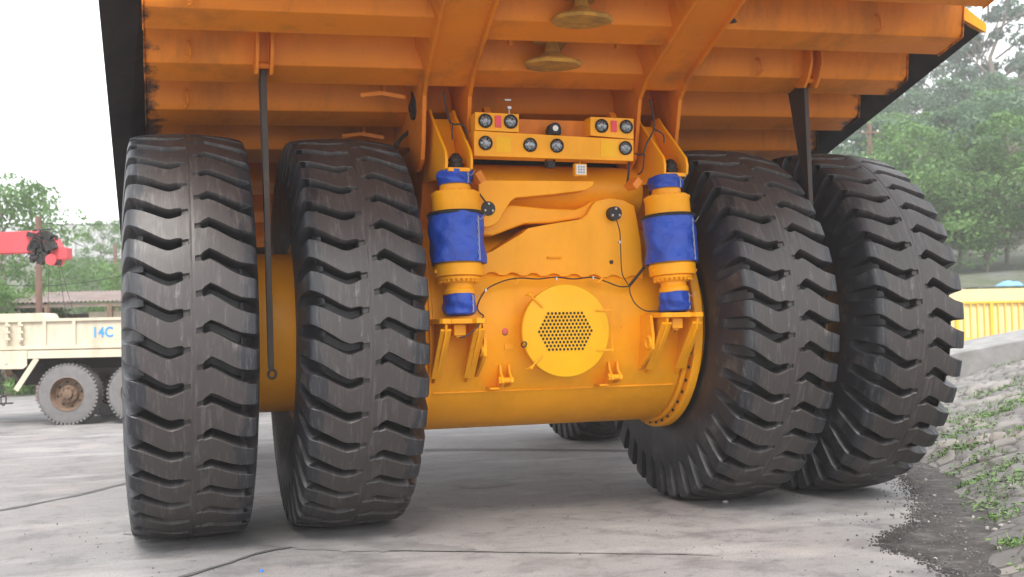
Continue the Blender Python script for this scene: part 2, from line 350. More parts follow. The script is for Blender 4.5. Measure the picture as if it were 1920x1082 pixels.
M['ochre'] = simple('ochre_smear', (.40, .33, .22), .85, var=.3, scale=5)

sheet('joint_line', [(-1.448,-1.314),(-0.919,-1.585),(-0.6,-1.763),(-0.28,-1.922),(0.186,-2.163),(0.423,-2.304),(0.416,-2.319),(0.175,-2.186),(-0.29,-1.946),(-0.608,-1.788),(-0.929,-1.619),(-1.455,-1.35)], .008, M['damp'], 'thin joint line across the concrete in the foreground', .005, 31)
sheet('joint_line', [(0.243,4.987),(1.167,4.55),(2.008,3.952),(2.442,3.648),(2.373,3.488),(1.943,3.786),(1.094,4.315),(0.186,4.741)], .004, M['oil'], 'dark joint line in the shade under the axle', .02, 32)
# loose grit and pebbles over the dirt and foot of the bank
def pebbles(name, n, area, size, m, label, seed):
    R = np.random.default_rng(seed); mb = MB()
    for _ in range(n):
        x, y = area(R); s = size*R.uniform(.4, 1.)**2+.003
        base = MB().sphere((0, 0, 0), s, 6, (1, R.uniform(.6, 1), R.uniform(.45, .8)))
        a = R.uniform(0, 6.28); ca, sa = math.cos(a), math.sin(a)
        d = np.array([x, y]); tq = (d-E0)@Ee; pq = (d-E0)@En
        z = float(emb_h(np.array([tq]), np.array([pq]))[0][0]) if pq > -.3 else 0
        mb.add([(x+v[0]*ca-v[1]*sa+R.normal()*s*.12, y+v[0]*sa+v[1]*ca+R.normal()*s*.12, max(z, 0)+.004+v[2]+s*.3) for v in base.v], base.f)
    return tag(mb.build(name, m, smooth=False), label, kind='stuff')
M['grit'] = simple('grit', (.13, .12, .115), .9, var=.5, scale=9)
M['palegrit'] = simple('pale_grit', (.36, .34, .32), .9, var=.3, scale=9)
pebbles('gravel', 1100, lambda R: tuple(E0+Ee*R.uniform(-2.3, 6)+En*(-.05-abs(R.normal())*.28)), .010, M['grit'], 'dark loose grit over the dirt strip', 1)
pebbles('gravel', 45, lambda R: tuple(E0+Ee*R.uniform(-2.3, 6)+En*R.normal(.2, .3)), .022, M['palegrit'], 'pale pebbles along the foot of the bank', 2)
pebbles('gravel', 200, lambda R: (R.uniform(-4, 2.5), R.uniform(-4, 1.)), .0045, M['grit'], 'fine crumbs scattered over the concrete', 4)
EDG = [(3.824,0.295),(3.159,-0.785),(2.266,-1.934),(1.862,-2.212),(1.604,-2.533),(1.569,-2.997),(1.424,-3.466)]
def near_edge(R):
    k = R.integers(0, len(EDG)-1); f = R.random(); a = np.array(EDG[k])*(1-f)+np.array(EDG[k+1])*f; return tuple(a+R.normal(size=2)*.045)
pebbles('gravel', 1500, near_edge, .007, M['dirt'], 'dark crumbs washed along the ragged rim of the dirt', 9)
for i, (q, s, lab) in enumerate((([(2.56,-0.184)][0], .035, 'small grey stone on the concrete between the right tyres'), ([(1.529,-0.463)][0], .022, 'flat grey chip in front of the third tyre'), ([(2.738,0.336)][0], .02, 'tiny stone beside the outer right tyre'))):
    mb = MB().sphere((0, 0, s*.5), s, 10, (1.2, .9, .7)); R = random.Random(i)
    mb.v = [(x+R.uniform(-1, 1)*s*.12, y+R.uniform(-1, 1)*s*.12, z+.002) for x, y, z in mb.v]
    o = mb.build('stone', M['palegrit'], smooth=False); o.location = (q[0], q[1], 0); tag(o, lab, 'stone')
q = [(-2.368,-1.649)][0]
mb = MB().cyl((0, 0, .001), (0, 0, .012), .013, .011, 16).cyl((0, 0, .012), (0, 0, .016), .008, .006, 12)
M['bluecap'] = simple('blue_plastic', (.03, .15, .6), .4)
o = mb.build('bottle_cap', M['bluecap']); o.location = (q[0], q[1], 0); tag(o, 'tiny blue plastic cap lying on the concrete', 'bottle cap')
for s in ((-2.2, -3.35, 0),):
    pass

# grass on the bank
m, t, b = nmat('grass_blade'); n = noise(t, 3, 3); c = ramp(t, n.outputs[0], [(.3, (.06, .13, .025)), (.7, (.14, .24, .06))]); t.links.new(c, b.inputs['Base Color']); b.inputs['Roughness'].default_value = .6
b.inputs['Transmission Weight'].default_value = 0; M['grass'] = m
R = np.random.default_rng(11); Q = []
cl = [(p, .16, 60) for p in [(11.978,8.173),(8.755,5.011),(9.045,4.949),(9.373,4.985),(6.046,2.177),(6.454,2.389),(6.884,2.612),(7.141,2.626),(7.626,2.936),(5.633,1.853),(6.067,1.75),(4.84,0.953),(4.92,0.803),(3.926,-0.688),(3.262,-1.531),(4.473,-0.396),(3.807,-1.243),(2.287,-2.919),(2.982,-2.029),(5.631,0.759),(4.441,0.105)]]
cl += [(p, .3, 90) for p in [(7.225,2.91),(8.138,3.653),(6.85,2.958),(3.415,-1.353)]]
for _ in range(60):
    tq, pq = R.uniform(-2, 12), R.uniform(.1, 3); cl.append((tuple(E0+Ee*tq+En*pq), .08, 14))
for (c0, sp, k) in cl:
    hh = R.uniform(.035, .085)
    for _ in range(k):
        x, y = c0[0]+R.normal()*sp, c0[1]+R.normal()*sp*.7; d = np.array([x, y]); tq, pq = (d-E0)@Ee, (d-E0)@En
        if pq < 0: continue
        z = float(emb_h(np.array([tq]), np.array([pq]))[0][0])-.012; a = R.uniform(0, 6.28); h = hh*R.uniform(.4, 1.2); l = R.uniform(.2, 1.)*h; wd = .005
        ux, uy = math.cos(a), math.sin(a); tx, ty = -uy*wd, ux*wd
        m1 = (x+ux*l*.35, y+uy*l*.35, z+h*.65)
        Q.append([(x-tx, y-ty, z), (x+tx, y+ty, z), (m1[0]+tx*.8, m1[1]+ty*.8, m1[2]), (m1[0]-tx*.8, m1[1]-ty*.8, m1[2])])
        Q.append([(m1[0]-tx*.8, m1[1]-ty*.8, m1[2]), (m1[0]+tx*.8, m1[1]+ty*.8, m1[2]), (x+ux*l+tx*.1, y+uy*l+ty*.1, z+h), (x+ux*l-tx*.1, y+uy*l-ty*.1, z+h)])
        for _k in range(2):   # broad leaf
            rr = R.uniform(.005, .013); zz = z+R.uniform(.01, .06); q0 = [(x+R.normal()*.02+rr*math.cos(a+j*PI/2)*(1 if j % 2 else .5), y+rr*math.sin(a+j*PI/2), zz+R.normal()*.006) for j in range(4)]; Q.append(q0)
tag(quads_obj('grass', np.array(Q), M['grass']), 'fresh green grass and weeds growing between the bank stones', kind='stuff')

# ------------------------------------------------------------------ the haul truck
truck = tag(empty('dump_truck'), 'giant yellow mining dump truck seen from behind with raised ribbed body', 'dump truck')
RT = 1.52
def tyre_mesh(name='tyre', n=40):
    Pt = 2*PI*RT/n
    # u, radial drop, groove depth, half width, warp, direction of depth (nu, nr)
    S1 = [(.0, .0018, 0, .016), (.003, .0015, 0, .016), (.0075, 0, 0, .016), (.018, 0, 0, .016), (.022, .0, .016, .018), (.056, .001, .02, .018), (.060, .001, .024, .019), (.067, .001, .095, .025),
          (.09, .002, .115, .029), (.11, .003, .12, .031), (.135, .004, .12, .032), (.16, .006, .12, .033), (.20, .009, .12, .034), (.25, .013, .12, .036), (.30, .019, .12, .038), (.345, .026, .12, .041), (.38, .034, .115, .044), (.398, .046, .108, .046),
          (.412, .085, .095, .048), (.42, .14, .078, .050), (.427, .20, .055, .050), (.433, .26, .034, .048), (.437, .31, .014, .045), (.44, .34, 0, .04),
          (.446, .42, 0, .04), (.446, .50, 0, .04), (.435, .60, 0, .04), (.40, .70, 0, .04), (.365, .78, 0, .04), (.345, .83, 0, .04), (.34, .87, 0, .04)]
    S1 = [q+(0,) for q in S1]
    def warp(u, sg):
        return float(np.interp(u, (.03, .065, .11, .16, .28, .36, .41, .44), (0, .012, .034, .012, -.055, -.074, -.082, -.086))) if sg > 0 else float(np.interp(u, (.03, .08, .135, .17, .33, .39, .43), (0, .010, .024, .018, -.073, -.092, -.100)))
    rows = ['A', 'a', 'b', 'c', 'd', 'e', 'E', '1', '2', '3']; V = []; Fc = []; G = []
    def addside(sg, phase):
        o = len(V); m = len(rows)*n
        for k, (u, dr, dp, hw0, wv) in enumerate(S1):
            wv = warp(u, sg)
            u2, d2 = S1[min(k+1, len(S1)-1)][:2]; u1, d1 = S1[max(k-1, 0)][:2]
            tu, tr = u2-u1, -(d2-d1); L = math.hypot(tu, tr) or 1; nu, nr = -tr/L, tu/L      # outward normal of the section
            nu = -tr/L; nr = tu/L
            kk = min(1, max(0, (u-.33)/.105)); kk = kk*kk*(3-2*kk); kk = kk if dp > 0 else 1; nu, nr = math.sin(kk*PI/2), math.cos(kk*PI/2)
            for i in range(n):
                for w_ in rows:
                    hw = hw0*1.08 if dp > .03 else hw0
                    be = .006 if dp > .02 else .003
                    v, q = {'A': (-hw-be, 0), 'a': (-hw-.001, min(be, dp)), 'b': (-hw*.92, dp*.85), 'c': (-hw*.78, dp), 'd': (hw*.72, dp), 'e': (hw*.90, dp*.8), 'E': (hw+.001, min(be, dp)),
                            '1': (hw+be, 0), '2': (hw+be+(Pt-2*hw-2*be)*.33, 0), '3': (hw+be+(Pt-2*hw-2*be)*.67, 0)}[w_]
                    jit = .004*math.sin(i*12.9+k*.7+sg)*math.sin(i*7.3) if dp > .03 else 0
                    th = (sg*i*Pt+sg*(v+wv+jit)+phase*Pt)/RT
                    r = RT-dr-nr*q; uu = sg*(u-nu*q); V.append((uu, -r*math.cos(th), r*math.sin(th))); G.append(min(1, q/.07))
        for k in range(len(S1)-1):
            for j in range(m):
                a, b_ = o+k*m+j, o+k*m+(j+1) % m; c_, d_ = b_+m, a+m
                Fc.append((a, b_, c_, d_))
    addside(1, 0.08); addside(-1, .58)
    me = bpy.data.meshes.new(name)
    V2 = []
    for x, y, z in V:                                           # flattened contact patch with a slight bulge
        k = max(0, (-z-1.30)/.22); x *= 1+.035*k*k; V2.append((x, y, max(z, -1.503+.0015*abs(math.sin(y*90)))))
    hairs = random.Random(5)
    me.from_pydata(V2, [], Fc); me.update()
    bm = bmesh.new(); bm.from_mesh(me)
    bmesh.ops.recalc_face_normals(bm, faces=bm.faces)
    for f in bm.faces: f.smooth = True
    for e in bm.edges:
        if len(e.link_faces) == 2 and e.calc_face_angle(0) > math.radians(38): e.smooth = False
    for _ in range(900):                                        # moulding whiskers
        i = hairs.randrange(n); sg = hairs.choice((-1, 1)); k = hairs.randrange(9, 17); u, dr, dp, hw, wv = S1[k]; wv = warp(u, sg)
        th = (sg*i*Pt+sg*(hw*hairs.choice((-1, 1))*1.15+wv)+(.08 if sg > 0 else .58)*Pt)/RT; r = RT-dr-.004; l = hairs.uniform(.006, .022)
        a = Vector((sg*u, -r*math.cos(th), r*math.sin(th))); nrm = Vector((hairs.uniform(-.5, .5), -math.cos(th), math.sin(th)+hairs.uniform(-.5, .5))); b_ = a+nrm*l
        if a.z < -1.4: continue
        t1 = Vector((.0012, 0, 0)); t2 = Vector((0, math.sin(th), math.cos(th)))*.0012
        vs = [bm.verts.new(p) for p in (a-t1, a+t1, b_, a-t2, a+t2)]; bm.faces.new((vs[0], vs[1], vs[2])); bm.faces.new((vs[3], vs[4], vs[2]))
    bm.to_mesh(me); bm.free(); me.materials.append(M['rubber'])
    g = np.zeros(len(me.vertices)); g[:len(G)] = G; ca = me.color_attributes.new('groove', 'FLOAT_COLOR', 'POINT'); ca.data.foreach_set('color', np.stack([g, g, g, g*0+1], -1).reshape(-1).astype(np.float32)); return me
TM = tyre_mesh()
def make_wheel(loc, outer):
    mb = MB()
    mb.lathe([(-.34, .66), (-.36, .70), (-.33, .705), (-.30, .66), (-.1, .64), (.1, .64), (.30, .66), (.33, .705), (.36, .70), (.34, .66), (.335, .62), (.1, .60), (.1, .2), (-.1, .2), (-.1, .6), (-.335, .62), (-.34, .66)], (0, 0, 0), (1, 0, 0), 64, cap=False)
    o = mb.build('wheel', M['yellow'], truck); o.location = loc
    ty = bpy.data.objects.new('tyre', TM); COL.objects.link(ty); ty.parent = o
    return o
TZ = 1.503
w0 = make_wheel((-2.76, 0, TZ), 1)
for x in (-1.612, 1.612, 2.76):
    c = copy_tree(w0); c.location = (x, 0, TZ)
for x in (-2.6, 2.6):
    c = copy_tree(w0); c.location = (x, 5.3, TZ)
for sx in (-1, 1):
    MB().lathe([(0, .3), (0, .6), (.02, .615), (.75, .615), (.77, .6), (.77, .3)], (sx*2.18-.385, 0, TZ), (1, 0, 0), 64).build('wheel_spacer', M['yellow'], truck)
    MB().cyl((sx*.9, 5.3, 1.5), (sx*2.3, 5.3, 1.5), .28).build('front_hub', M['dark'], truck)

# --- dump body (sits with a slight roll to the left on its springs)
RL = .026
def B(mb, k=RL): mb.v = [(x, y, z+k*(x-3.05)) for x, y, z in mb.v]; return mb
def zb(Y): return 3.70-.27*(Y+1.7)
def ze(Y): return 3.79-.29*(Y+1.65)
mb = MB()
Y0, Y1 = -3.3, 3.1
mb.prism([(-1.66, zb(-1.66)+.25), (Y1, zb(Y1)+.25), (Y1, zb(Y1)+.31), (-1.66, zb(-1.66)+.31)], -3.05, 3.05, 'X').prism([(Y0, zb(Y0)+.25), (-1.66, zb(-1.66)+.25), (-1.66, zb(-1.66)+.31), (Y0, zb(Y0)+.31)], -2.92, 2.92, 'X')
for s in (-1, 1):
    mb.prism([(Y0, zb(Y0)+.312), (Y1+.1, zb(Y1)+.312), (Y1+.1, 5.6), (Y0, 5.4)], s*2.90, s*2.84, 'X')
mb.prism([(Y1, zb(Y1)+.25), (Y1+.07, zb(Y1)+.25), (Y1+.5, 5.6), (Y1+.43, 5.6)], -3.04, 3.04, 'X')
mb.box((0, 5.2, 5.55), (5.8, 3.6, .12))
B(mb).build('dump_body', M['orange'], truck, bev=.006)
for k in range(-2, 7):
    y = -1.7+.69*k; a, b_ = zb(y), zb(y+.27)
    mb = MB(); mb.prism([(y-.035, zb(y)+.258), (y-.005, a+.04), (y+.02, a), (y+.27, b_), (y+.30, b_+.26)], -3.04 if k >= 0 else -2.9, 3.04 if k >= 0 else 2.9, 'X')
    for s in (-1, 1): mb.prism([(y-.045, zb(y)+.262), (y-.015, a-.005), (y+.285, b_-.012), (y+.31, b_+.262)], s*(3.04 if k >= 0 else 2.9), s*(3.052 if k >= 0 else 2.912), 'X')
    B(mb).build('floor_rib', M['orange'], truck, bev=.018)
# thin weld stiffeners in the recesses
for px_, yy in ((-1.32, -.55), (-1.36, .12), (.28, -1.33), (-.55, -1.33)):
    B(MB().box((px_, yy, zb(yy)+.13), (.025, .05, .22))).build('stiffener', M['orange'], truck)
for xx, yy in ((-1.35, -.62), (-1.38, .08)):
    mb = MB(); mb.bar((xx-.16, yy, zb(yy)-.02), (xx, yy+.02, zb(yy)+.005), .012, .03); mb.bar((xx, yy+.02, zb(yy)+.005), (xx+.18, yy, zb(yy)-.03), .012, .03); B(mb).build('angle_strip', M['orange'], truck)
for s in (-1, 1):
    mb = MB(); q = [(-1.66, s*3.054, zb(-1.66)+.22), (-1.64, s*3.31, ze(-1.64)), (3.0, s*3.31, ze(3.0)), (3.0, s*3.054, zb(3.0)+.2)]
    vs = [(x, y, z) for y, x, z in q]+[(x-.01*s, y, z+.03) for y, x, z in q]
    mb.add(vs, [(0, 1, 2, 3), (7, 6, 5, 4), (0, 4, 5, 1), (1, 5, 6, 2), (2, 6, 7, 3), (3, 7, 4, 0)])
    B(mb).build('side_skirt', M['black'], truck)
    mb = MB(); mb.add([(s*3.055, -1.668, zb(-1.66)+.18), (s*3.315, -1.66, ze(-1.64)-.03), (s*3.315, -1.66, ze(-1.64)+.04), (s*3.055, -1.668, zb(-1.66)+.30)]+[(s*3.055, -1.64, zb(-1.66)+.223+.0), (s*3.315, -1.52, ze(-1.52)+.034), (s*3.315, -1.52, ze(-1.52)+.06), (s*3.055, -1.52, zb(-1.52)+.30)], [(0, 1, 2, 3), (7, 6, 5, 4), (0, 4, 5, 1), (1, 5, 6, 2), (2, 6, 7, 3), (3, 7, 4, 0)])
    B(mb).build('skirt_cap', M['yellow'], truck)
    # longitudinal beam with hinge cheeks
    mb = MB(); xi, xo = s*.70, s*1.05; d = .03
    cheek = [(-3.25, zb(-3.25)+.26), (-3.25, zb(-3.25)-d), (-1.05, zb(-1.05)-d), (-.82, zb(-.82)-d-.08), (-.70, 3.02), (-.66, 2.90), (-.56, 2.83), (-.44, 2.83), (-.34, 2.90), (-.28, 3.05), (.3, 3.15), (.4, zb(.4)+.26)]
    for xx in (xi, xo): mb.prism(cheek, xx-.015, xx+.015, 'X')
    mb.prism([(-3.25, zb(-3.25)-d+.02), (-1.05, zb(-1.05)-d+.02), (-.84, zb(-.84)-d-.01), (-.84, zb(-.84)-d+.02), (-1.05, zb(-1.05)-d+.05), (-3.25, zb(-3.25)-d+.05)], min(xi, xo)+.016, max(xi, xo)-.016, 'X')
    R_ = random.Random(3)
    for xx in (xi, xo): mb.tube([(xx, yy, zb(yy)-d-.002+R_.uniform(-.004, .004)) for yy in np.arange(-3.2, -.9, .05)], .018, 6)
    mb.v = [(x+.11*(y+.7)*(1 if y < -.7 else 0), y, z) for x, y, z in mb.v]
    be = B(mb).build('body_beam', M['orange'], truck)
    q = [(-0.536,3.207)][0] if s < 0 else (-.5, 2.95)
    MB().cyl((s*1.068, q[0], q[1]), (s*1.10, q[0], q[1]), .095, .09, 28).cyl((s*1.10, q[0], q[1]), (s*1.12, q[0], q[1]), .04, .035, 14).box((s*1.08, q[0], q[1]+.12), (.04, .05, .07)).build('pivot_cap', M['black'], truck, bev=.004)
# mud coated pads on the ribs
for (p, y, sl_) in (([(-0.181,3.599)][0], -1.8, .30), ([(-0.186,3.432)][0], -1.2, .34)):
    def wob(t, th, s=y): return (.009*math.sin(th*3+s)+.006*math.sin(th*7+s*3)+.004*math.sin(th*13))*(1 if t < .06 else .3)
    mb = MB().lathe([(0, .12), (-.0, .20), (.018, .215), (.035, .20), (.06, .11), (.10, .06), (.16, .045), (.24, .06), (sl_, .10)], (p[0], y, p[1]-.01), (0, -.03, 1), 40, wob)
    mb.build('support_pad', M['mud'], truck)
    MB().lathe([(0, .05), (.004, .17), (.008, .16), (.01, .05)], (p[0]+.02, y-.03, zb(y)+.055), (0, -.27, -1), 24, lambda t, th: .04*math.sin(th*3)+.03*math.sin(th*5+1)).build('mud_splash', M['mud'], truck)
# scraped black patch on the rear face of a rib
R_ = ragged([(0.706,3.719),(0.825,3.735),(0.891,3.778),(0.956,3.813),(1.025,3.794),(1.031,3.725),(1.065,3.688),(0.909,3.67),(0.824,3.688),(0.718,3.674)], .008, .03, 4)
mb = MB(); mb.add([(x, -1.712-.14*(z-zb(-1.7)-RL*(x-3.05))-.004, z) for x, z in R_], [tuple(range(len(R_)))]); mb.build('scraped_patch', M['black'], truck)
# small lashing hooks under the ribs
for (x, y) in [(-2.76, -1.035), (-2.76, -.345), (-2.76, .345), (2.25, -1.72), (1.62, -1.03), (-2.76, -1.725)]:
    z = zb(y)+RL*(x-3.05)+.03
    mb = MB().tube(smoothpath([(x, y+.01, z+.10), (x, y-.03, z+.09), (x+.012, y-.045, z+.03), (x+.01, y-.03, z-.02), (x-.012, y-.0, z-.03)], 4), .010, 8)
    mb.tube(smoothpath([(x-.03, y-.04, z-.0), (x, y-.06, z-.02), (x+.03, y-.04, z+.01)], 4), .005, 6)
    mb.build('lashing_hook', M['orange'], truck)
# rock ejectors hanging between the dual tyres
for X, yr, (zt, zbm), lab in ((-2.255, -.97, (3.60, 1.19), 0), (2.10, -.97, (3.60, 1.25), 1)):
    lean = -.03
    def PX(z): return X+(z-1.2)*-.008
    mb = MB(); prof = [(yr, 3.52), (yr-.005, 1.25), (yr+.035, 1.25), (yr+.055, 2.2), (yr+.10, 2.75), (yr+.22, 3.30), (yr+.27, 3.50), (yr+.22, 3.58), (yr+.08, 3.60)]
    mb.prism(prof, X-.02, X+.02, 'X'); mb.v = [(x+(3.6-z)*.012, y, z) for x, y, z in mb.v]
    rj = mb.build('rock_ejector', M['steel'], truck, bev=.003)
    rings = [(X+.035+.026*math.cos(a), yr+.01, 1.215+.03*math.sin(a)) for a in np.linspace(0, 2*PI, 17)]
    MB().tube(rings, .010, 8).build('end_ring', M['steel'], rj)
    dz = -.0 if X > 0 else -.10; ch = [(yr-.16, 3.78+dz), (yr+.2, 3.8+dz), (yr+.14, 3.50+dz), (yr+.05, 3.42+dz), (yr-.06, 3.40+dz), (yr-.12, 3.46+dz), (yr-.18, 3.58+dz)]
    mb = MB()
    for dx in (-.05, .05): mb.prism(ch, X+dx-.012, X+dx+.012, 'X')
    mb.cyl((X-.07, yr-.03, 3.47+dz), (X+.07, yr-.03, 3.47+dz), .025, n=16)
    mb.build('ejector_bracket', M['orange'], truck, bev=.003)

# --- frame
FR = M['yellow']
for s in (-1, 1):
    mb = MB(); mb.prism([(-.25, 2.45), (-.1, 2.2), (1.2, 2.0), (6.2, 2.0), (6.2, 2.5), (2, 2.6), (.8, 2.95), (-.1, 3.0), (-.42, 2.85)], s*.80, s*.98, 'X')
    mb.cyl((s*.98, .1, 2.55), (s*1.0, .1, 2.55), .14, n=28)
    mb.build('frame_rail', M['orange'], truck, bev=.02)
MB().cyl((-.78, -.42, 2.60), (.78, -.42, 2.60), .20, n=40).build('rear_crossmember', M['yellow'], truck)
MB().cyl((-.8, -.12, 3.06), (.8, -.12, 3.06), .125, n=32).build('shade_hinge_tube', M['dark'], truck)  # hinge tube set here near-black to paint the shadow under the body
MB().box((0, -.05, 2.93), (1.56, .06, .34)).build('recess_shade_plate', M['dark'], truck)  # added near-black plate, paints the shadow in the recess behind the light bar
MB().cyl((-.12, -.2, 3.0), (-.12, 1.5, 2.7), .05).cyl((-.02, -.2, 3.0), (-.02, 1.5, 2.7), .05).build('hydraulic_hose', M['hose'], truck)
MB().box((0, 4.2, 2.25), (1.5, 2.6, .7)).build('drive_unit', M['dark'], truck, bev=.05)
MB().cyl((-2.4, 3.6, 2.15), (-1.1, 3.6, 2.15), .42, n=32).build('fuel_tank', M['dark'], truck)
MB().prism([(-.85, 2.95), (-.62, 3.22), (-.58, 3.22), (-.55, 2.95)], -.55, -.50, 'X').prism([(-.85, 2.95), (-.62, 3.22), (-.58, 3.22), (-.55, 2.95)], .5, .55, 'X').box((0, -.56, 2.97), (1.0, .04, .04)).build('inner_gusset', M['orange'], truck)
# strut top brackets
for s in (-1, 1):
    X = s*.87
    mb = MB(); side = [(-.42, 3.20), (-.56, 3.20), (-.62, 3.14), (-1.04, 2.80), (-1.06, 2.74), (-1.05, 2.67), (-.80, 2.62), (-.30, 2.66)]
    for dx in (-.105, .085): mb.prism(side, X+dx, X+dx+.022, 'X')
    mb.prism([(-.40, 3.15), (-.44, 3.15), (-.74, 2.75), (-.70, 2.70)], X-.082, X+.084, 'X')
    mb.box((X, -.93, 2.665), (.166, .25, .03))
    mb.build('strut_bracket', FR, truck, bev=.006)
    MB().lathe([(0, .055), (.03, .062), (.035, .05), (.06, .055), (.07, .05), (.10, .03), (.11, .012)], (X, -.95, 2.69), (0, 0, 1), 28).build('dust_boot', M['hose'], truck)

# frame bracket, track rod, axle top casting
MB().prism([(-0.654,2.627),(0.29,2.638),(0.276,2.596),(0.212,2.561),(-0.044,2.528),(-0.365,2.494),(-0.404,2.461),(-0.448,2.399),(-0.501,2.309),(-0.544,2.28),(-0.599,2.267),(-0.662,2.267)], -.80, -.55).build('rod_bracket', FR, truck, bev=.008)
MB().prism([(-0.659,2.217),(-0.51,2.213),(-0.371,2.264),(-0.249,2.306),(-0.051,2.312),(0.263,2.361),(0.423,2.418),(0.402,2.49),(0.312,2.501),(0.243,2.454),(0.17,2.428),(-0.079,2.433),(-0.302,2.455),(-0.367,2.458),(-0.485,2.387)], -.68, -.52).build('track_rod', FR, truck, bev=.02)
sc = [(-0.625,2.059),(-0.54,2.091),(-0.294,2.231),(-0.246,2.268),(-0.063,2.303),(0.19,2.342),(0.244,2.385),(0.282,2.448),(0.319,2.486),(0.432,2.513),(0.546,2.498),(0.645,2.453),(0.673,2.304),(0.696,2.148),(0.707,1.872)]
bot = []
xs_ = [(0.707,1.872),(-0.629,1.909)]; 
(xa, za), (xb, zb_) = xs_; nsc = 8
for i in range(nsc):
    for fr, up in ((0, 0), (.18, .0), (.28, .014), (.42, .021), (.58, .021), (.72, .014), (.82, 0)):
        q = (i+fr)/nsc; bot.append((xa+(xb-xa)*q, za+(zb_-za)*q+up))
mb = MB(); mb.prism(sc[:-1]+bot+[(xb, zb_)], -.748, -.45); mb.build('axle_top_casting', FR, truck, bev=.006)
for q in ([(-0.583,2.409)][0], [(0.455,2.384)][0]):
    mb = MB().cyl((q[0], -.745, q[1]), (q[0], -.815, q[1]), .056, .054, 32)
    pin = mb.build('pin_cover', M['hose'], truck, bev=.003)
    for a in (90, 210, 330): MB().lathe([(0, .012), (.008, .012), (.014, .007)], (q[0]+.034*math.cos(math.radians(a)), -.815, q[1]+.034*math.sin(math.radians(a))), (0, -1, 0), 8).build('bolt', M['bright'], pin)
q = [(-0.043,2.041)][0]
MB().tube([(q[0]-.055, -.745, q[1]), (q[0]-.055, -.765, q[1]), (q[0]+.055, -.765, q[1]), (q[0]+.055, -.745, q[1])], .007).build('grab_loop', FR, truck)
q = [(0.435,2.004)][0]; MB().cyl((q[0], -.745, q[1]), (q[0], -.755, q[1]), .016, n=18).build('drain_plug', M['steel'], truck)
q = [(0.004,2.402)][0]

# --- axle drum
AX0 = (0, 0, 1.51)
mb = MB().lathe([(-1.20, .55), (-1.20, .80), (-1.18, .815), (-1.02, .815), (1.0, .815), (1.02, .81), (1.02, .55)], AX0, (1, 0, 0), 128)
axle = mb.build('axle_drum', FR, truck, sharp=30)
MB().tube([(-1.0, -.656, 1.02), (0, -.656, 1.02), (.98, -.656, 1.02)], .008, 8).build('weld_seam', FR, axle)
for s in (-1, 1):
    MB().lathe([(0, .5), (0, .83), (.012, .84), (.03, .84), (.035, .80), (.05, .80), (.055, .875), (.07, .885), (.12, .885), (.13, .87), (.14, .6)], (s*1.03, 0, 1.51), (s, 0, 0), 96).build('brake_flange', FR, truck)
    mb = MB()
    for i in range(44):
        a = 2*PI*i/44; mb.box((s*1.072, .86*math.cos(a)*.985, 1.51+.86*math.sin(a)*.985), (.014, .018, .018), (a, 0, 0))
    mb.cyl((s*1.14, 0, 1.51), (s*1.3, 0, 1.51), .62, .60, 64)
    mb.build('hub_bolts', M['steel'], truck)
CC = [(-0.03,1.472)][0]; CR = .352
MB().lathe([(0, .33), (.34, .33)], (CC[0], -.60, CC[1]), (0, -1, 0), 80).build('cover_collar', FR, axle)
cov = MB().lathe([(0, CR-.004), (0, CR), (.012, CR+.001), (.020, CR-.002), (.024, CR-.008)], (CC[0], -.928, CC[1]), (0, -1, 0), 96).build('inspection_cover', M['cover_yellow'], truck, sharp=50)
# perforated grille: hex cells with round holes, over near-black discs painting the unlit inside
YG = -.9524; cw, ch_ = .0300, .0272; counts = [10, 11, 12, 13, 14, 15, 14, 13, 12, 11, 10]
hx = [0 for _ in counts]; mb = MB(); bk = MB(); G0 = [(-0.038,1.468)][0]; nseg = 18
for r_i, cnt in enumerate(counts):
    zc = G0[1]+(5-r_i)*ch_
    for i in range(cnt):
        xc = G0[0]+(i-(cnt-1)/2)*cw
        def edge(a):
            best = 9
            ca, sa = math.cos(a), math.sin(a)
            for (nx, nz, dd) in ((1, 0, cw/2), (-1, 0, cw/2), (.5, .866, cw*.5+.0012), (-.5, .866, cw*.5+.0012), (.5, -.866, cw*.5+.0012), (-.5, -.866, cw*.5+.0012)):
                k = ca*nx+sa*nz
                if k > 1e-6: best = min(best, dd/k)
            return best
        vs = []
        for j in range(nseg):
            a = 2*PI*j/nseg; e_ = edge(a); c_, s_ = math.cos(a), math.sin(a)
            vs += [(xc+e_*c_, YG-.006, zc+e_*s_), (xc+.0108*c_, YG-.006, zc+.0108*s_), (xc+.0108*c_, YG+.0, zc+.0108*s_), (xc+e_*c_, YG, zc+e_*s_)]
        fs = []
        for j in range(nseg):
            a, b_ = 4*j, 4*((j+1) % nseg); fs += [(a, b_, b_+1, a+1), (a+1, b_+1, b_+2, a+2), (a, a+3, b_+3, b_)]
        mb.add(vs, fs)
        bk.cyl((xc, YG+.0002, zc), (xc, YG-.0008, zc), .0125, n=12)
mb.build('vent_grille', M['cover_yellow'], cov, smooth=False); bk.build('grille_backing', M['dark'], cov)
def P3(Y, pts): return [(x, Y, z) for x, z in pts]
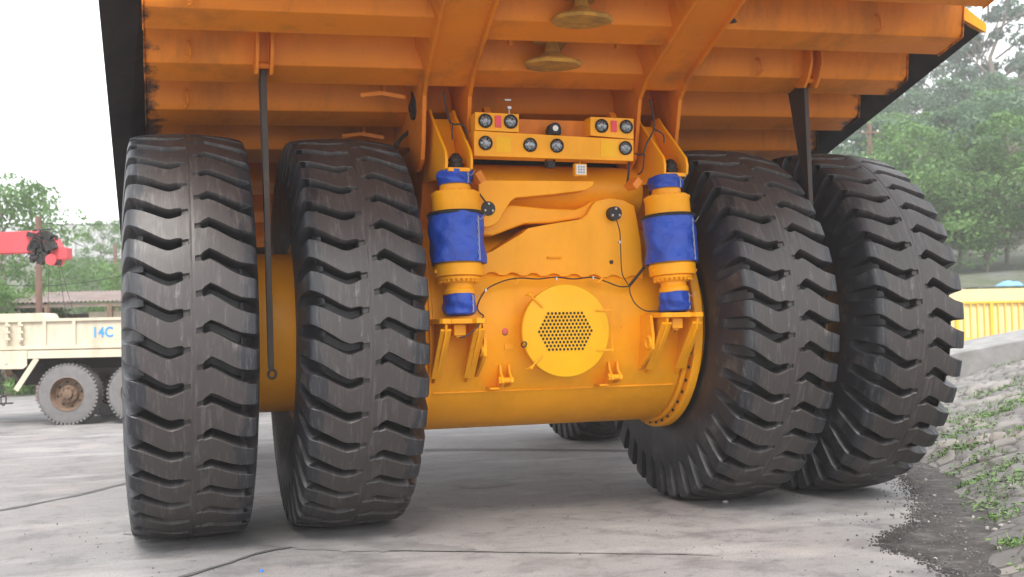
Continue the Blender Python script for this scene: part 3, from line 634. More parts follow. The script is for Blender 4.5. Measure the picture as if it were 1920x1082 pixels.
# cover latches and hinges
for pts in ([(-0.323,1.749),(-0.219,1.652)], [(-0.323,1.2),(-0.232,1.293)]):
    (xa, za), (xb, zc) = pts
    mb = MB().tube([(xa, -.965, za), (xb, -.965, zc)], .007).sphere((xa, -.97, za), .016, 12).tube([(xa-.03, -.94, za-.01), (xa+.02, -.985, za+.012)], .006)
    mb.build('cover_latch', FR, cov)
for pts in ([(0.214,1.622),(0.355,1.624)], [(0.211,1.321),(0.351,1.318)]):
    (xa, za), (xb, zc) = pts; MB().box(((xa+xb)/2, -.958, (za+zc)/2), (xb-xa, .014, .012)).cyl((xb-.01, -.955, zc-.02), (xb-.01, -.955, zc+.02), .008, n=12).build('cover_hinge', FR, cov)
q = [(0.349,1.595),(0.343,1.342)]; MB().tube([(q[0][0], -.952, q[0][1]), (q[0][0]-.006, -.952, (q[0][1]+q[1][1])/2), (q[1][0], -.952, q[1][1])], .005).build('hinge_pin', FR, cov)
(xa, za), = [(-0.374,1.376)]; MB().tube([(xa+.02*math.cos(a), -.965-.01*math.sin(a), za+.02*math.sin(a)) for a in np.linspace(0, 2*PI, 17)], .005).build('ring_pull', M['steel'], cov)
(xa, za), = [(-0.443,1.361)]; MB().box((xa, -.80, za), (.07, .02, .04)).build('latch_plate', FR, axle)
(xa, za), = [(0.446,1.492)]; MB().box((xa, -.81, za+.01), (.07, .02, .006)).box((xa+.035, -.81, za), (.006, .02, .03)).box((xa, -.81, za-.012), (.02, .02, .006)).box((xa-.035, -.81, za-.008), (.006, .02, .022)).build('latch_keeper', FR, axle)
(xa, za), = [(-0.473,1.478)]; MB().lathe([(0, .034), (.012, .034), (.014, .026), (.005, .026)], (xa, -.80, za), (0, -1, 0), 28).build('cap_ring', M['steel'], axle); MB().lathe([(0, .024), (.016, .024), (.02, .018)], (xa, -.803, za), (0, -1, 0), 24).build('red_cap', M['pink'], axle)
# towing clevises
for q in ([(-0.473,1.137)][0], [(0.414,1.133)][0]):
    x, z = q; mb = MB(); ys = -.70
    for dx in (-.035, .035): mb.prism([(-.60, z-.10), (-.70, z-.085), (-.83, z-.07), (-.86, z-.045), (-.85, z-.015), (-.80, z+.03), (-.79, z+.085), (-.74, z+.09), (-.70, z+.05), (-.6, z+.05)], x+dx-.009, x+dx+.009, 'X')
    mb.cyl((x-.055, -.825, z-.03), (x+.055, -.825, z-.03), .022, n=18).cyl((x-.065, -.825, z-.03), (x-.045, -.825, z-.03), .03, n=6)
    mb.box((x-.085, -.74, z-.09), (.075, .12, .014))
    mb.build('towing_clevis', FR, truck, bev=.003)
# strut brackets on the axle
for s, xa_, xb_, zt in ((-1, [(-1.012,1.553)][0][0], [(-0.761,1.548)][0][0], [(-0.909,1.559)][0][1]), (1, [(0.722,1.578)][0][0], [(0.978,1.574)][0][0], [(0.847,1.576)][0][1])):
    mb = MB(); xm = (xa_+xb_)/2
    mb.prism([(xa_-.05, -1.14), (xa_-.03, -1.165), (xa_+.03, -1.165), (xa_+.05, -1.12), (xb_-.05, -1.12), (xb_-.03, -1.165), (xb_+.03, -1.165), (xb_+.05, -1.14), (xb_+.05, -.55), (xa_-.05, -.55)], zt-.02, zt+.018, 'Z')
    for x in (xa_, xb_):
        mb.prism([(-1.15, zt-.022), (-1.13, zt-.10), (-.80, zt-.43), (-.76, zt-.46), (-.60, zt-.46), (-.60, zt-.022)], x-.01, x+.01, 'X')
        mb.bar((x, -1.13, zt-.06), (x, -.80, zt-.42), .082, .02, (0, 1, 0))
    mb.build('strut_seat', FR, truck, bev=.005)
    MB().box((xm, -1.0, zt-.065), (.09, .10, .08)).cyl((xm, -1.0, zt-.12), (xm, -1.0, zt-.10), .035, n=6).build('seat_bolt', FR, truck, bev=.006)
    xl = xb_+.07 if s < 0 else xa_-.07
    mb = MB().prism([(-1.0, zt-.0), (-1.03, zt-.15), (-1.02, zt-.26), (-.96, zt-.31), (-.78, zt-.42), (-.62, zt-.42), (-.62, zt)], xl-.012, xl+.012, 'X')
    mb.tube([(xl-.014, -.965+.045*math.cos(a), zt-.21+.045*math.sin(a)) for a in np.linspace(0, 2*PI, 21)], .014)
    mb.cyl((xl-.016, -.965, zt-.21), (xl-.0125, -.965, zt-.21), .036, n=20)
    mb.build('lifting_lug', FR, truck, bev=.003)
# --- suspension struts
def strut(s, bx, tx):
    a = Vector((bx, -1.0, 1.60)); tp = Vector((tx, -.93, 2.665)); d = tp-a; L = d.length
    sc_ = L/ (600-295)        # photo rows measured on the left strut -> metres along the axis
    def T_(y): return (600-y)*sc_
    mb = MB().lathe([(T_(y), r) for y, r in ((598, .06), (560, .085), (556, .115), (548, .115), (542, .10), (535, .10), (533, .115), (528, .125), (527, .155), (522, .158), (520, .15), (519, .178), (502, .182), (496, .182), (490, .17), (392, .17), (384, .176), (350, .176), (346, .182), (343, .182), (342, .165), (341, .115), (324, .113), (300, .10), (293, .09))], a, d, 64)
    dn = d.normalized(); _, x_, y_ = mb.frame(d)
    for i in range(24):
        th = 2*PI*i/24; rad = x_*math.cos(th)+y_*math.sin(th)
        mb.sphere(a+dn*T_(529.5)+rad*.142, .013, 8); mb.sphere(a+dn*T_(341)+rad*.150, .012, 8)
    rad = Vector((-.98, -.2, 0)); mb.cyl(a+dn*T_(508)+rad*.17, a+dn*T_(508)+rad*.195, .014, n=12)
    rad = Vector((.95, -.3, 0)); mb.cyl(a+dn*T_(508)+rad*.17, a+dn*T_(508)+rad*.19, .012, n=12)
    o = mb.build('suspension_strut', FR, truck, sharp=28)
    rr = random.Random(int(s*5+9))
    ph = [rr.uniform(0, 6) for _ in range(9)]
    def wob(t, th):
        return .005*math.sin(th*3+ph[0]+t*9)+.004*math.sin(th*5+ph[1]-t*17)+.004*math.sin(th*2+t*31+ph[2])+.002*math.sin(th*9+t*40+ph[3])
    def wob2(t, th): return wob(t, th)*1.1+.005*math.sin(t*70+th*2+ph[4])
    N_ = 26; lo, hi = T_(492), T_(388)
    dirx = Vector((1, 0, 0))
    MB().lathe([(lo+.01, .172)]+[(lo+(hi-lo)*i/N_, .206-.004*math.sin(i/N_*PI)) for i in range(N_+1)]+[(hi-.002, .172)], a, d, 96, wob).build('dust_cover', M['blue'], o, sharp=60)
    lo2, hi2 = T_(600), T_(556)
    MB().lathe([(lo2, .04)]+[(lo2+(hi2-lo2)*i/14, (.095 if i < 1 else .122-.010*abs(i-8)/7)) for i in range(15)]+[(hi2-.003, .10)], a, d, 72, wob2).build('lower_cover', M['blue'], o, sharp=60)
    lo3, hi3 = T_(325), T_(296)
    MB().lathe([(lo3, .115)]+[(lo3+(hi3-lo3)*i/12, (.134-.006*abs(i-6)/6)) for i in range(13)]+[(hi3-.003, .11)], a, d, 72, wob2).build('upper_cover', M['blue'], o, sharp=60)
    mb = MB().lathe([(hi-.012, .18), (hi-.012, .214), (hi+.0, .218), (hi+.012, .210), (hi+.014, .178)], a, d, 72)
    mb.build('clamp_ring', M['hose'], o)
    # lacing
    rq = random.Random(9)
    for (lo_, hi_, r) in ((lo+.02, hi-.02, .206), (lo2+.02, hi2-.01, .124), (lo3+.01, hi3-.01, .128)):
        mb = MB(); ang = math.radians(-58); k = int((hi_-lo_)/.028)
        pts = []
        for i in range(k+1):
            tq = lo_+(hi_-lo_)*i/k; aa = ang+(.035 if i % 2 else -.035)
            v = Vector((math.cos(aa), math.sin(aa), 0)); pts.append(a+dn*tq+v*(r+.006))
        mb.tube(pts, .0022, 5)
        mb.tube([a+dn*(lo_+(hi_-lo_)*i/12)+Vector((math.cos(ang+.05), math.sin(ang+.05), 0))*(r+.005) for i in range(13)], .0035, 5)
        v = Vector((math.cos(ang), math.sin(ang), 0)); pe = a+dn*(lo_+hi_)/2*0+a*0
        e0 = a+dn*(hi_)+v*(r+.006); mb.tube(smoothpath([e0, e0+Vector((.02, -.015, -.03)), e0+Vector((.05, -.02, .01))], 3), .002, 4)
        mb.build('lacing', M['thread'], o)
    return o
strut(-1, [(-0.87,1.567)][0][0], [(-0.876,2.784)][0][0]); strut(1, [(0.86,1.586)][0][0], [(0.832,2.783)][0][0])
for pts, an in (([(-0.715,2.617)][0], -.6), ([(0.537,2.594)][0], .75)):
    MB().box((pts[0], -.98, pts[1]), (.055, .12, .085), (0, an, .2)).build('tag_bracket', M['orange'], truck, bev=.002)

# --- light bar
m, t, b = nmat('lamp_lens'); n = noise(t, 60, 1); t.links.new(ramp(t, n.outputs[0], [(.4, (.04, .042, .045)), (.6, (.20, .21, .22))]), b.inputs['Base Color']); b.inputs['Roughness'].default_value = .08; b.inputs['Metallic'].default_value = .25; b.inputs['Coat Weight'].default_value = 1; b.inputs['Coat Roughness'].default_value = .02; M['lampglass'] = m
YB = -.95
c4 = [(-0.722,2.972),(0.563,2.944),(0.559,2.777),(-0.726,2.784)]
bar = MB().prism(c4, YB, YB+.16).build('light_bar', FR, truck, bev=.003)
MB().prism([(-0.711,3.112),(-0.369,3.109),(-0.373,2.971),(-0.714,2.976)], YB-.001, YB+.13).build('lamp_box', FR, bar, bev=.003)
MB().prism([(0.208,3.11),(0.568,3.109),(0.564,2.948),(0.204,2.966)], YB-.001, YB+.13).build('lamp_box', FR, bar, bev=.003)
MB().prism([(-0.396,3.096),(0.256,3.1),(0.252,2.949),(-0.399,2.958)], -.82, -.80).build('bar_mount', M['orange'], bar)
for x, z in [(-0.636,3.047),(-0.438,3.048),(0.296,3.041),(0.501,3.042),(-0.638,2.881),(-0.288,2.877),(-0.074,2.877),(0.49,2.875)]:
    lp = MB().lathe([(0, .044), (0, .053), (.012, .054), (.018, .050), (.012, .045), (.006, .044)], (x, YB-.002, z), (0, -1, 0), 32).build('lamp', M['hose'], bar)
    MB().lathe([(.003, .0442), (.010, .0435), (.016, .036), (.020, .022), (.0215, .006)], (x, YB-.002, z), (0, -1, 0), 32).build('lens', M['lampglass'], lp)
    mb = MB()
    for a in range(8): mb.sphere((x+.027*math.cos(a*PI/4), YB-.0195, z+.027*math.sin(a*PI/4)), .0035, 6)
    mb.sphere((x, YB-.0225, z), .003, 6)
    mb.build('lamp_beads', M['bright'], lp)
for x, z in [(-0.536,3.046),(0.398,3.042)]:
    rf = MB().box((x, YB-.006, z), (.048, .008, .088)).build('reflector', M['red'], bar, bev=.002)
    for dz in (-.035, .035): MB().sphere((x, YB-.011, z+dz), .0035, 8).build('screw', M['bright'], rf)
for pts in ([(-0.553,2.933),(-0.436,2.933),(-0.439,2.816),(-0.556,2.817)], [(0.287,2.935),(0.429,2.931),(0.425,2.798),(0.283,2.803)]):
    MB().prism(pts, YB-.003, YB-.0005).build('blank_plate', M['cover_yellow'], bar)
(x, z), = [(-0.086,3.009)]
camo = MB().cyl((x, -.97, z), (x, -.88, z), .045, .045, 24).box((x, -.92, z-.02), (.10, .08, .05)).build('rear_camera', M['black'], truck, bev=.004)
(x, z), = [(-0.088,3.008)]; MB().lathe([(0, .022), (.004, .022), (.006, .014), (.003, .010)], (x, -.972, z), (0, -1, 0), 20).build('camera_ring', M['white'], camo)
(x, z), = [(-0.105,2.743)]; MB().box((x, -.88, z), (.06, .06, .05)).box((x-.034, -.88, z+.02), (.01, .03, .09)).box((x+.034, -.88, z+.02), (.01, .03, .09)).build('reverse_sensor', M['black'], truck, bev=.004)
(x, z), = [(0.142,2.708)]
wl = MB().box((x, -.87, z), (.102, .05, .098)).box((x, -.87, z+.06), (.012, .02, .05)).build('work_lamp', FR, truck, bev=.012)
f_ = MB().box((x, -.898, z), (.082, .008, .078)).build('lamp_face', M['white'], wl, bev=.006)
mb = MB()
for i in (-1, 0, 1):
    for j in (-1, 0, 1): mb.lathe([(0, .009), (.003, .009), (.003, .004)], (x+i*.021, -.902, z+j*.021), (0, -1, 0), 12)
mb.build('led_array', simple('led_grey', (.35, .35, .36), .3), wl)
(x, z), = [(-0.384,3.194)]; mb = MB().tube([(x, -.75, z-.1), (x, -.75, z)], .006).box((x-.01, -.75, z+.06), (.05, .02, .012)).box((x+.0, -.75, z), (.03, .03, .02)); mb.build('sensor_mast', M['bright'], truck)

# --- cables
def cable(name, Y, pts, r=.005, m='hose', wig=None):
    P_ = [(x, Y if not wig else wig[i], z) for i, (x, z) in enumerate(pts)]
    return MB().tube(smoothpath(P_, 6), r, 8).build(name, M[m], truck)
cable('cable', -.83, [(-0.643,1.598),(-0.683,1.634),(-0.686,1.686),(-0.622,1.79),(-0.495,1.853),(-0.363,1.878),(-0.2,1.871),(-0.062,1.883),(0.086,1.869),(0.246,1.881),(0.352,1.847),(0.463,1.808),(0.549,1.808)], .0052)
cable('cable', -.83, [(0.45,2.339),(0.479,2.235),(0.483,2.063),(0.492,1.904),(0.549,1.812)], .0045)
cable('cable', -.95, [(0.497,1.803),(0.504,1.745),(0.546,1.666),(0.63,1.612),(0.748,1.604),(0.827,1.53),(0.875,1.445)], .005)
cable('cable', -.86, [(0.536,1.811),(0.667,1.956)], .011)
cable('cable', -1.16, [(-0.737,1.593),(-0.791,1.51),(-0.856,1.458),(-0.919,1.44)], .005)
cable('cable', -.83, [(-0.608,2.454),(-0.657,2.518)], .006)
cable('cable', -.9, [(-0.94,3.268),(-0.907,3.086),(-0.876,3.027),(-0.802,3.022),(-0.766,2.967),(-0.757,2.827),(-0.715,2.652)], .007)
cable('cable', -.9, [(-0.876,3.027),(-0.878,2.908)], .005)
cable('cable', -.9, [(0.731,3.278),(0.755,3.161),(0.761,3.043),(0.694,2.923),(0.66,2.842),(0.592,2.844)], .007)
cable('cable', -.9, [(0.761,3.043),(0.838,3.003),(0.846,2.935)], .006)
cable('cable', -.9, [(0.673,2.842),(0.656,2.72),(0.614,2.677)], .006)
cable('cable', -.9, [(0.54,2.78),(0.538,2.709),(0.522,2.604)], .010)
cable('brake_hose', -.25, [(-1.19,2.847),(-1.158,2.975),(-1.07,3.071),(-0.991,3.129),(-0.916,3.179)], .016)
for (x, z) in [(-0.625,1.789),(-0.061,1.87),(0.242,1.876),(0.472,2.154),(0.549,1.816)]: MB().box((x, -.835, z), (.014, .02, .022)).build('cable_clip', M['bright'], truck)
for (xa, za), (xb, zc) in ([(-0.368,1.871),(-0.395,1.823)], [(0.322,1.875),(0.277,1.834)]): MB().tube([(xa, -.84, za), (xb, -.84, zc)], .010).build('hose_peg', FR, truck)
# ------------------------------------------------------------------ far terrain
def sstep(x, a, b): k = np.clip((x-a)/(b-a), 0, 1); return k*k*(3-2*k)
CX, CY = -2.96, -8.91
def hill(X, Y):
    X, Y = np.asarray(X, float), np.asarray(Y, float)
    d = np.hypot(X-CX, Y-CY); az = np.degrees(np.arctan2(X-CX, Y-CY))
    right = sstep(az, 20, 30); left = 1-sstep(az, 8, 18)
    hr = sstep(d, 44, 62)*3.2+np.clip(d-62, 0, 300)*.20+sstep(d, 36, 44)*.9
    hl = sstep(d, 60, 84)*7.2+np.clip(d-84, 0, 60)*.02
    n = (vnoise(X*.09, Y*.09, 2)-.5)*2.2*sstep(d, 50, 80)+(vnoise(X*.5, Y*.5, 4)-.5)*.5*sstep(d, 58, 70)
    return hr*right+hl*left+2*(1-right)*(1-left)*sstep(d, 80, 120)+n*(right+left)
az = np.radians(np.linspace(-32, 72, 230)); dd = np.concatenate([np.linspace(34, 100, 110), np.linspace(102, 150, 20)])
A, D_ = np.meshgrid(az, dd, indexing='ij'); HX, HY = CX+D_*np.sin(A), CY+D_*np.cos(A)
HZ = hill(HX, HY)-.06*(1-sstep(D_, 34, 37))-.004
m, t, b = nmat('hillside')
n = noise(t, .35, 8, .7); c = ramp(t, n.outputs[0], [(.35, (.20, .20, .19)), (.55, (.13, .15, .09)), (.7, (.07, .12, .03))])
n2 = noise(t, 1.6, 8, .75); c = mix(t, c, (.26, .26, .25), ramp(t, n2.outputs[0], [(.5, 0.), (.7, .7)])); t.links.new(c, b.inputs['Base Color']); b.inputs['Roughness'].default_value = .95
bump(t, b, n2.outputs[0], 1., .4); M['hill'] = m
o = grid_obj('hillside', HX, HY, HZ, M['hill']); tag(o, 'rocky and wooded hillside behind the yard', kind='structure')
def hz(x, y): return float(hill(x, y))
# retaining wall along the crest of the left hill
M['palewall'] = simple('pale_concrete', (.46, .46, .47), .8, var=.2, scale=1.5)
mb = MB(); R = random.Random(2)
for a in np.arange(-16, 7, 1.6):
    a0, a1 = math.radians(a), math.radians(a+1.58); d = 87
    p0 = (CX+d*math.sin(a0), CY+d*math.cos(a0)); p1 = (CX+d*math.sin(a1), CY+d*math.cos(a1))
    mb.bar((p0[0], p0[1], 8.45), (p1[0], p1[1], 8.45), .5, 2.6)
for a in np.arange(-16, 7, 4): a0 = math.radians(a); mb.box((CX+86.6*math.sin(a0), CY+86.6*math.cos(a0), 8.5), (.5, .3, 2.7))
tag(mb.build('retaining_wall', M['palewall']), 'long pale retaining wall along the crest of the left hill', 'wall')

# ------------------------------------------------------------------ trees
def leafmat(name, c1, c2):
    m, t, b = nmat(name); n = noise(t, .9, 4); n2 = noise(t, 7, 2)
    c = ramp(t, n.outputs[0], [(.35, c1), (.65, c2)]); c = mix(t, c, tuple(x*1.25 for x in c2), ramp(t, n2.outputs[0], [(.5, 0.), (.7, .5)]))
    t.links.new(c, b.inputs['Base Color']); b.inputs['Roughness'].default_value = .6
    tr = N(t, 'ShaderNodeBsdfTranslucent'); t.links.new(c, tr.inputs['Color']); ms = N(t, 'ShaderNodeMixShader'); ms.inputs[0].default_value = .35
    t.links.new(b.outputs[0], ms.inputs[1]); t.links.new(tr.outputs[0], ms.inputs[2]); t.links.new(ms.outputs[0], t.nodes['Material Output'].inputs['Surface']); return m
M['leafA'] = leafmat('leaf_bright', (.055, .13, .03), (.14, .26, .065))
M['leafB'] = leafmat('leaf_mid', (.06, .12, .07), (.13, .22, .12))
M['leafC'] = leafmat('leaf_hazed', (.08, .125, .10), (.15, .21, .155))  # paler blue-green: distance haze put into the far trees' leaf colour
M['bark'] = simple('bark', (.20, .17, .14), .9, var=.35, scale=4, bmp=.5)
def tree_proto(kind, seed):
    R = np.random.default_rng(seed); root = empty('broadleaf_tree')
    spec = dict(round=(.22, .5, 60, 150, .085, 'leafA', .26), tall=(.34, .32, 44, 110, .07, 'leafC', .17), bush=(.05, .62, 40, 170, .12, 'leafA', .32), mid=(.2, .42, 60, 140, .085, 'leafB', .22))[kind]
    base, wid, nc, per, ls, lm, cl_ = spec
    # trunk + limbs of unit height
    mb = MB(); rr = random.Random(seed); top = .85
    sway = [(rr.uniform(-.02, .02), rr.uniform(-.02, .02)) for _ in range(6)]
    tp = [(sway[i][0]*i, sway[i][1]*i, top*i/5) for i in range(6)]
    for i in range(5): mb.cyl(tp[i], tp[i+1], .013*(1-i/6), .013*(1-(i+1)/6), 8)
    C_ = []
    for k in range(nc):
        z = base+(1-base)*R.uniform(.02, .98)**.9; f = math.sin(PI*min(1, max(.08, (z-base)/(1-base)*.9+.08)))**.6
        a = R.uniform(0, 6.28); r = wid*f*R.uniform(.25, 1.); C_.append((r*math.cos(a), r*math.sin(a), z-.02))
        if k % 2 == 0:
            zz = max(base*.6, z-R.uniform(.1, .25)); i = min(4, int(zz/top*5)); p = tp[i]
            mb.cyl((p[0], p[1], zz), C_[-1], .0045, .0015, 5)
    mb.build('trunk', M['bark'], root)
    C_ = np.array(C_); rad = R.uniform(.4, 1.15, nc)*wid*cl_
    Q = []
    for c0, r0 in zip(C_, rad):
        k = per; v = R.normal(size=(k, 3)); v /= np.linalg.norm(v, axis=1)[:, None]; v *= (R.uniform(.35, 1.08, k)**.5)[:, None]*r0; v[:, 2] *= .72
        P_ = c0+v; n_ = v/np.linalg.norm(v, axis=1)[:, None]+R.normal(size=(k, 3))*.7; n_ /= np.linalg.norm(n_, axis=1)[:, None]
        a_ = np.cross(n_, R.normal(size=(k, 3))); a_ /= np.linalg.norm(a_, axis=1)[:, None]; b_ = np.cross(n_, a_); s = (R.uniform(.5, 1.2, k)*ls*.16)[:, None]
        Q.append(np.stack([P_-a_*s, P_-b_*s*.55, P_+a_*s, P_+b_*s*.55], 1))
    quads_obj('crown', np.concatenate(Q), M[lm], root)
    return root
PR = {k: [tree_proto(k, s+10*i) for s in range(v)] for i, (k, v) in enumerate((('round', 3), ('tall', 3), ('bush', 2), ('mid', 2)))}
used = set()
def tree(kind, i, x, y, h, wide, label, group, z=None):
    p = PR[kind][i % len(PR[kind])]
    if p.name in used: o = copy_tree(p)
    else: o = p; used.add(p.name)
    o.location = (x, y, (hz(x, y) if z is None else z)-.1); o.scale = (h*wide, h*wide, h); o.rotation_euler = (0, 0, (i*1.7) % 6.28)
    tag(o, label, 'tree', group)
GR = 'trees on the right hillside'
def put(rows, lab, group):
    for i, (px_, dist, h, kind, wd) in enumerate(rows):
        ang = YAW+math.atan((px_-960)/2097.95); x, y = CX+dist*math.sin(ang), CY+dist*math.cos(ang)
        tree(kind, i, x, y, h, wd, lab[i] if isinstance(lab, list) else lab, group)
ORD = ['leftmost', 'second', 'third', 'fourth', 'fifth', 'sixth', 'seventh', 'eighth', 'ninth', 'tenth', 'eleventh', 'twelfth']
def row(rows, txt, group):
    rows = sorted(rows); lab = []
    for i in range(len(rows)):
        lab.append(txt % ('leftmost of' if i == 0 else 'rightmost of' if i == len(rows)-1 else ORD[i]+' from the left among'))
    put(rows, lab, group)
near = [(1655, 60, 6.2, 'bush', 1.2), (1710, 64, 8.2, 'round', 1.15), (1765, 61, 5.2, 'bush', 1.3), (1800, 66, 7.6, 'round', 1.2), (1850, 62, 6.4, 'round', 1.3), (1890, 65, 9.0, 'mid', 1.1), (1925, 61, 8.0, 'round', 1.2), (1612, 63, 6.6, 'round', 1.3)]
row(near, 'bushy tree, %s the bright ones low on the right hill', 'bright trees low on the right hillside')
mid_ = [(1610, 78, 7.5, 'mid', 1.2), (1645, 74, 8.4, 'mid', 1.2), (1690, 80, 8.8, 'round', 1.2), (1735, 76, 8.6, 'mid', 1.2), (1785, 79, 9.0, 'round', 1.1), (1830, 75, 9.2, 'mid', 1.2), (1875, 80, 9.4, 'round', 1.1), (1920, 76, 9.5, 'mid', 1.2)]
row(mid_, 'leafy tree, %s those halfway up the right hill', 'leafy trees halfway up the right hillside')
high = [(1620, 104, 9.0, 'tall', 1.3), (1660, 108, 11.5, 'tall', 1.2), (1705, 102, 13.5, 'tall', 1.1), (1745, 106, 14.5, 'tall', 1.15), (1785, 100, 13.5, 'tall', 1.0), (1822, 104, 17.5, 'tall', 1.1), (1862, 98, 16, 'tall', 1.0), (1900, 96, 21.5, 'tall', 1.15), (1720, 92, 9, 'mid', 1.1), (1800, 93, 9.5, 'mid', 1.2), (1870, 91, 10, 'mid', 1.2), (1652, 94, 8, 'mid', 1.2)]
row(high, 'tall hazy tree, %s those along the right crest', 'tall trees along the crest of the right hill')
lft = [(8, 33, 3.1, 'bush', .9), (52, 34, 2.9, 'bush', .8), (215, 40, 3.7, 'bush', .55), (175, 70, 3.4, 'bush', 1.0), (120, 72, 3.0, 'bush', 1.1), (195, 74, 4.2, 'round', 1.), (-40, 34, 3.2, 'bush', 1)]
ll = ['bright green shrub behind the shed roof at the left edge', 'bright green shrub behind the shed under the red crane arm', 'slim bright green tree beside the outer left tyre', 'low green bush on the grey left hillside, rightmost', 'low green bush on the grey left hillside behind the crane hook', 'small round tree on the left hillside near the big tyre', 'green shrub beyond the left edge of the shed']
put(lft, ll, None)
put([(-5, 46, 7.6, 'round', 1.0)], 'bright leafy tree whose crown shows above the crane arm', None)

for k in PR:
    for p in PR[k]:
        if p.name not in used:
            for ch in children(p): bpy.data.objects.remove(ch)
            bpy.data.objects.remove(p)
# ------------------------------------------------------------------ left: tipper lorry with crane arm
LZ = YAW
def LX(px_, D=19.5): return (px_-133)/(2097.95/D)
M['cream'] = painted('cream_paint', (.60, .54, .42), .55, chips=True, grime=(.22, .12, .06), gamt=.7)
M['crane_red'] = painted('red_paint', (.62, .085, .10), .5, chips=True, grime=(.12, .05, .04))
p = [(-4.454,12.077,0.041)][0]
lorry = tag(empty('cargo_truck', (p[0], p[1], 0), -LZ), 'old cream flatbed cargo truck marked 14C, standing behind the left tyres', 'truck')
L = lorry
def lw(x, y=0, w=.42):
    mb = MB(); r = .53
    mb.lathe([(-.17, .29), (-.16, .33), (-.17, .42), (-.15, .50), (-.12, .525), (.12, .525), (.15, .50), (.17, .42), (.16, .33), (.17, .29), (-.17, .29)], (0, 0, 0), (0, 1, 0), 56, cap=False)
    for i in range(46):
        a = 2*PI*i/46; mb.box((.52*math.cos(a), -.125, .52*math.sin(a)), (.035, .075, .035), (0, -a, 0))
        mb.box((.52*math.cos(a+.07), .125, .52*math.sin(a+.07)), (.035, .075, .035), (0, -a, 0))
    t_ = mb.build('tyre', M['oldrubber'], None)
    rim = MB().lathe([(-.165, .30), (-.175, .29), (-.12, .27), (-.04, .25), (-.03, .17), (-.10, .15), (-.10, .09), (-.16, .08), (-.17, .05), (-.172, .003)], (0, 0, 0), (0, 1, 0), 40, cap=False)
    for i in range(8): a = 2*PI*i/8; rim.cyl((.125*math.cos(a), -.13, .125*math.sin(a)), (.125*math.cos(a), -.09, .125*math.sin(a)), .016, n=6)
    wh = rim.build('wheel', M['rust'], L); wh.location = (x, y, .53); t_.parent = wh
    mb = MB()
    for i in range(8): a = 2*PI*i/8+.2; mb.cyl((.215*math.cos(a), -.0375, .215*math.sin(a)), (.215*math.cos(a), -.033, .215*math.sin(a)), .026, n=10)
    mb.build('rim_hole', M['dark'], wh)
    return wh
M['rust'] = simple('rusty_rim', (.20, .13, .085), .8, .1, .4, 12, .4, (.07, .04, .03), .7)
W1 = lw(0); 
for x, y in ((1.22, 0), (0, 1.9), (1.22, 1.9), (-3.9, 0), (-3.9, 1.9)):
    c = copy_tree(W1); c.location = (x, y, .53)
mb = MB(); x0, x1 = -1.9, 3.0
mb.box(((x0+x1)/2, -.12, 1.56), (x1-x0, .04, .50)).box(((x0+x1)/2, 2.1, 1.56), (x1-x0, .04, .50)).box(((x0+x1)/2, .99, 1.30), (x1-x0, 2.2, .06)).box((x0+.02, .99, 1.58), (.04, 2.16, .55)).box((x1-.02, .99, 1.56), (.04, 2.16, .50))
mb.box(((x0+x1)/2, -.15, 1.82), (x1-x0, .06, .05)).box(((x0+x1)/2, -.15, 1.345), (x1-x0, .07, .06))
for x in (-1.85, LX(46), LX(92), LX(147), 1.6, 2.9): mb.box((x, -.155, 1.57), (.06, .045, .46))
mb.build('cargo_bed', M['cream'], L, bev=.004)
MB().box((.55, -.16, 1.235), (5.0, .10, .12)).box((.55, 2.05, 1.235), (5.0, .10, .12)).build('side_beam', M['cream'], L, bev=.004)
mb = MB().prism([(LX(6), 1.30), (LX(6), 1.02), (LX(12), .985), (LX(55), .985), (LX(62), 1.04), (LX(62), 1.30)], -.235, -.215)
mb.cyl((LX(23), -.25, 1.10), (LX(23), -.23, 1.10), .03, n=12)
mb.build('side_plate', M['cream'], L, bev=.004)
mb = MB()
for x in (LX(24), LX(48)):
    mb.box((x, -.20, 1.62), (.05, .04, .34))
    for z in (1.5, 1.62, 1.74): mb.box((x+.02, -.215, z), (.09, .03, .04))
mb.build('gate_hinge', M['cream'], L, bev=.003)
mb = MB().bar((LX(79), -.20, 1.16), (LX(40), -.20, .62), .09, .025, (0, 1, 0)); mb.build('mudguard_brace', M['cream'], L)
MB().bar((LX(20), -.1, 1.1), (LX(38), -.1, .78), .05, .03, (0, 1, 0)).build('mudguard_stay', M['steel'], L)
MB().box((LX(92), -.19, 1.17), (2.2+.9, .06, .02)).build('fender_strip', M['cream'], L)
MB().box((-.2, 1, 1.06), (7.2, .7, .22)).box((-.95, .9, .85), (.5, .8, .35)).box((.6, 1, .53), (1.6, 1.6, .14)).build('chassis', M['dark'], L)
MB().cyl((LX(18), -.05, .98), (LX(30), -.05, .98), .12, n=20).build('spring_pack', M['rust'], L)
mb = MB().tube([(LX(-40), -.2, .52), (LX(36), -.2, .55)], .015).tube(smoothpath([(LX(12), -.2, .55), (LX(12), -.2, .42), (LX(16), -.2, .36), (LX(21), -.2, .42), (LX(21), -.2, .55)], 3), .012)
mb.tube([(LX(-40), -.2, .38), (LX(34), -.2, .40)], .015).build('side_rail', M['steel'], L)
MB().box((LX(4), -.18, .86), (.10, .10, .60)).box((LX(4), -.18, .52), (.2, .2, .04)).build('outrigger_leg', M['oldrubber'], L, bev=.01)
mb = MB().prism([(LX(-45), 1.83), (LX(88), 1.83), (LX(83), 1.92), (LX(78), 1.95), (LX(-45), 1.95)], -.02, .6); mb.build('bed_load_board', M['cream'], L)
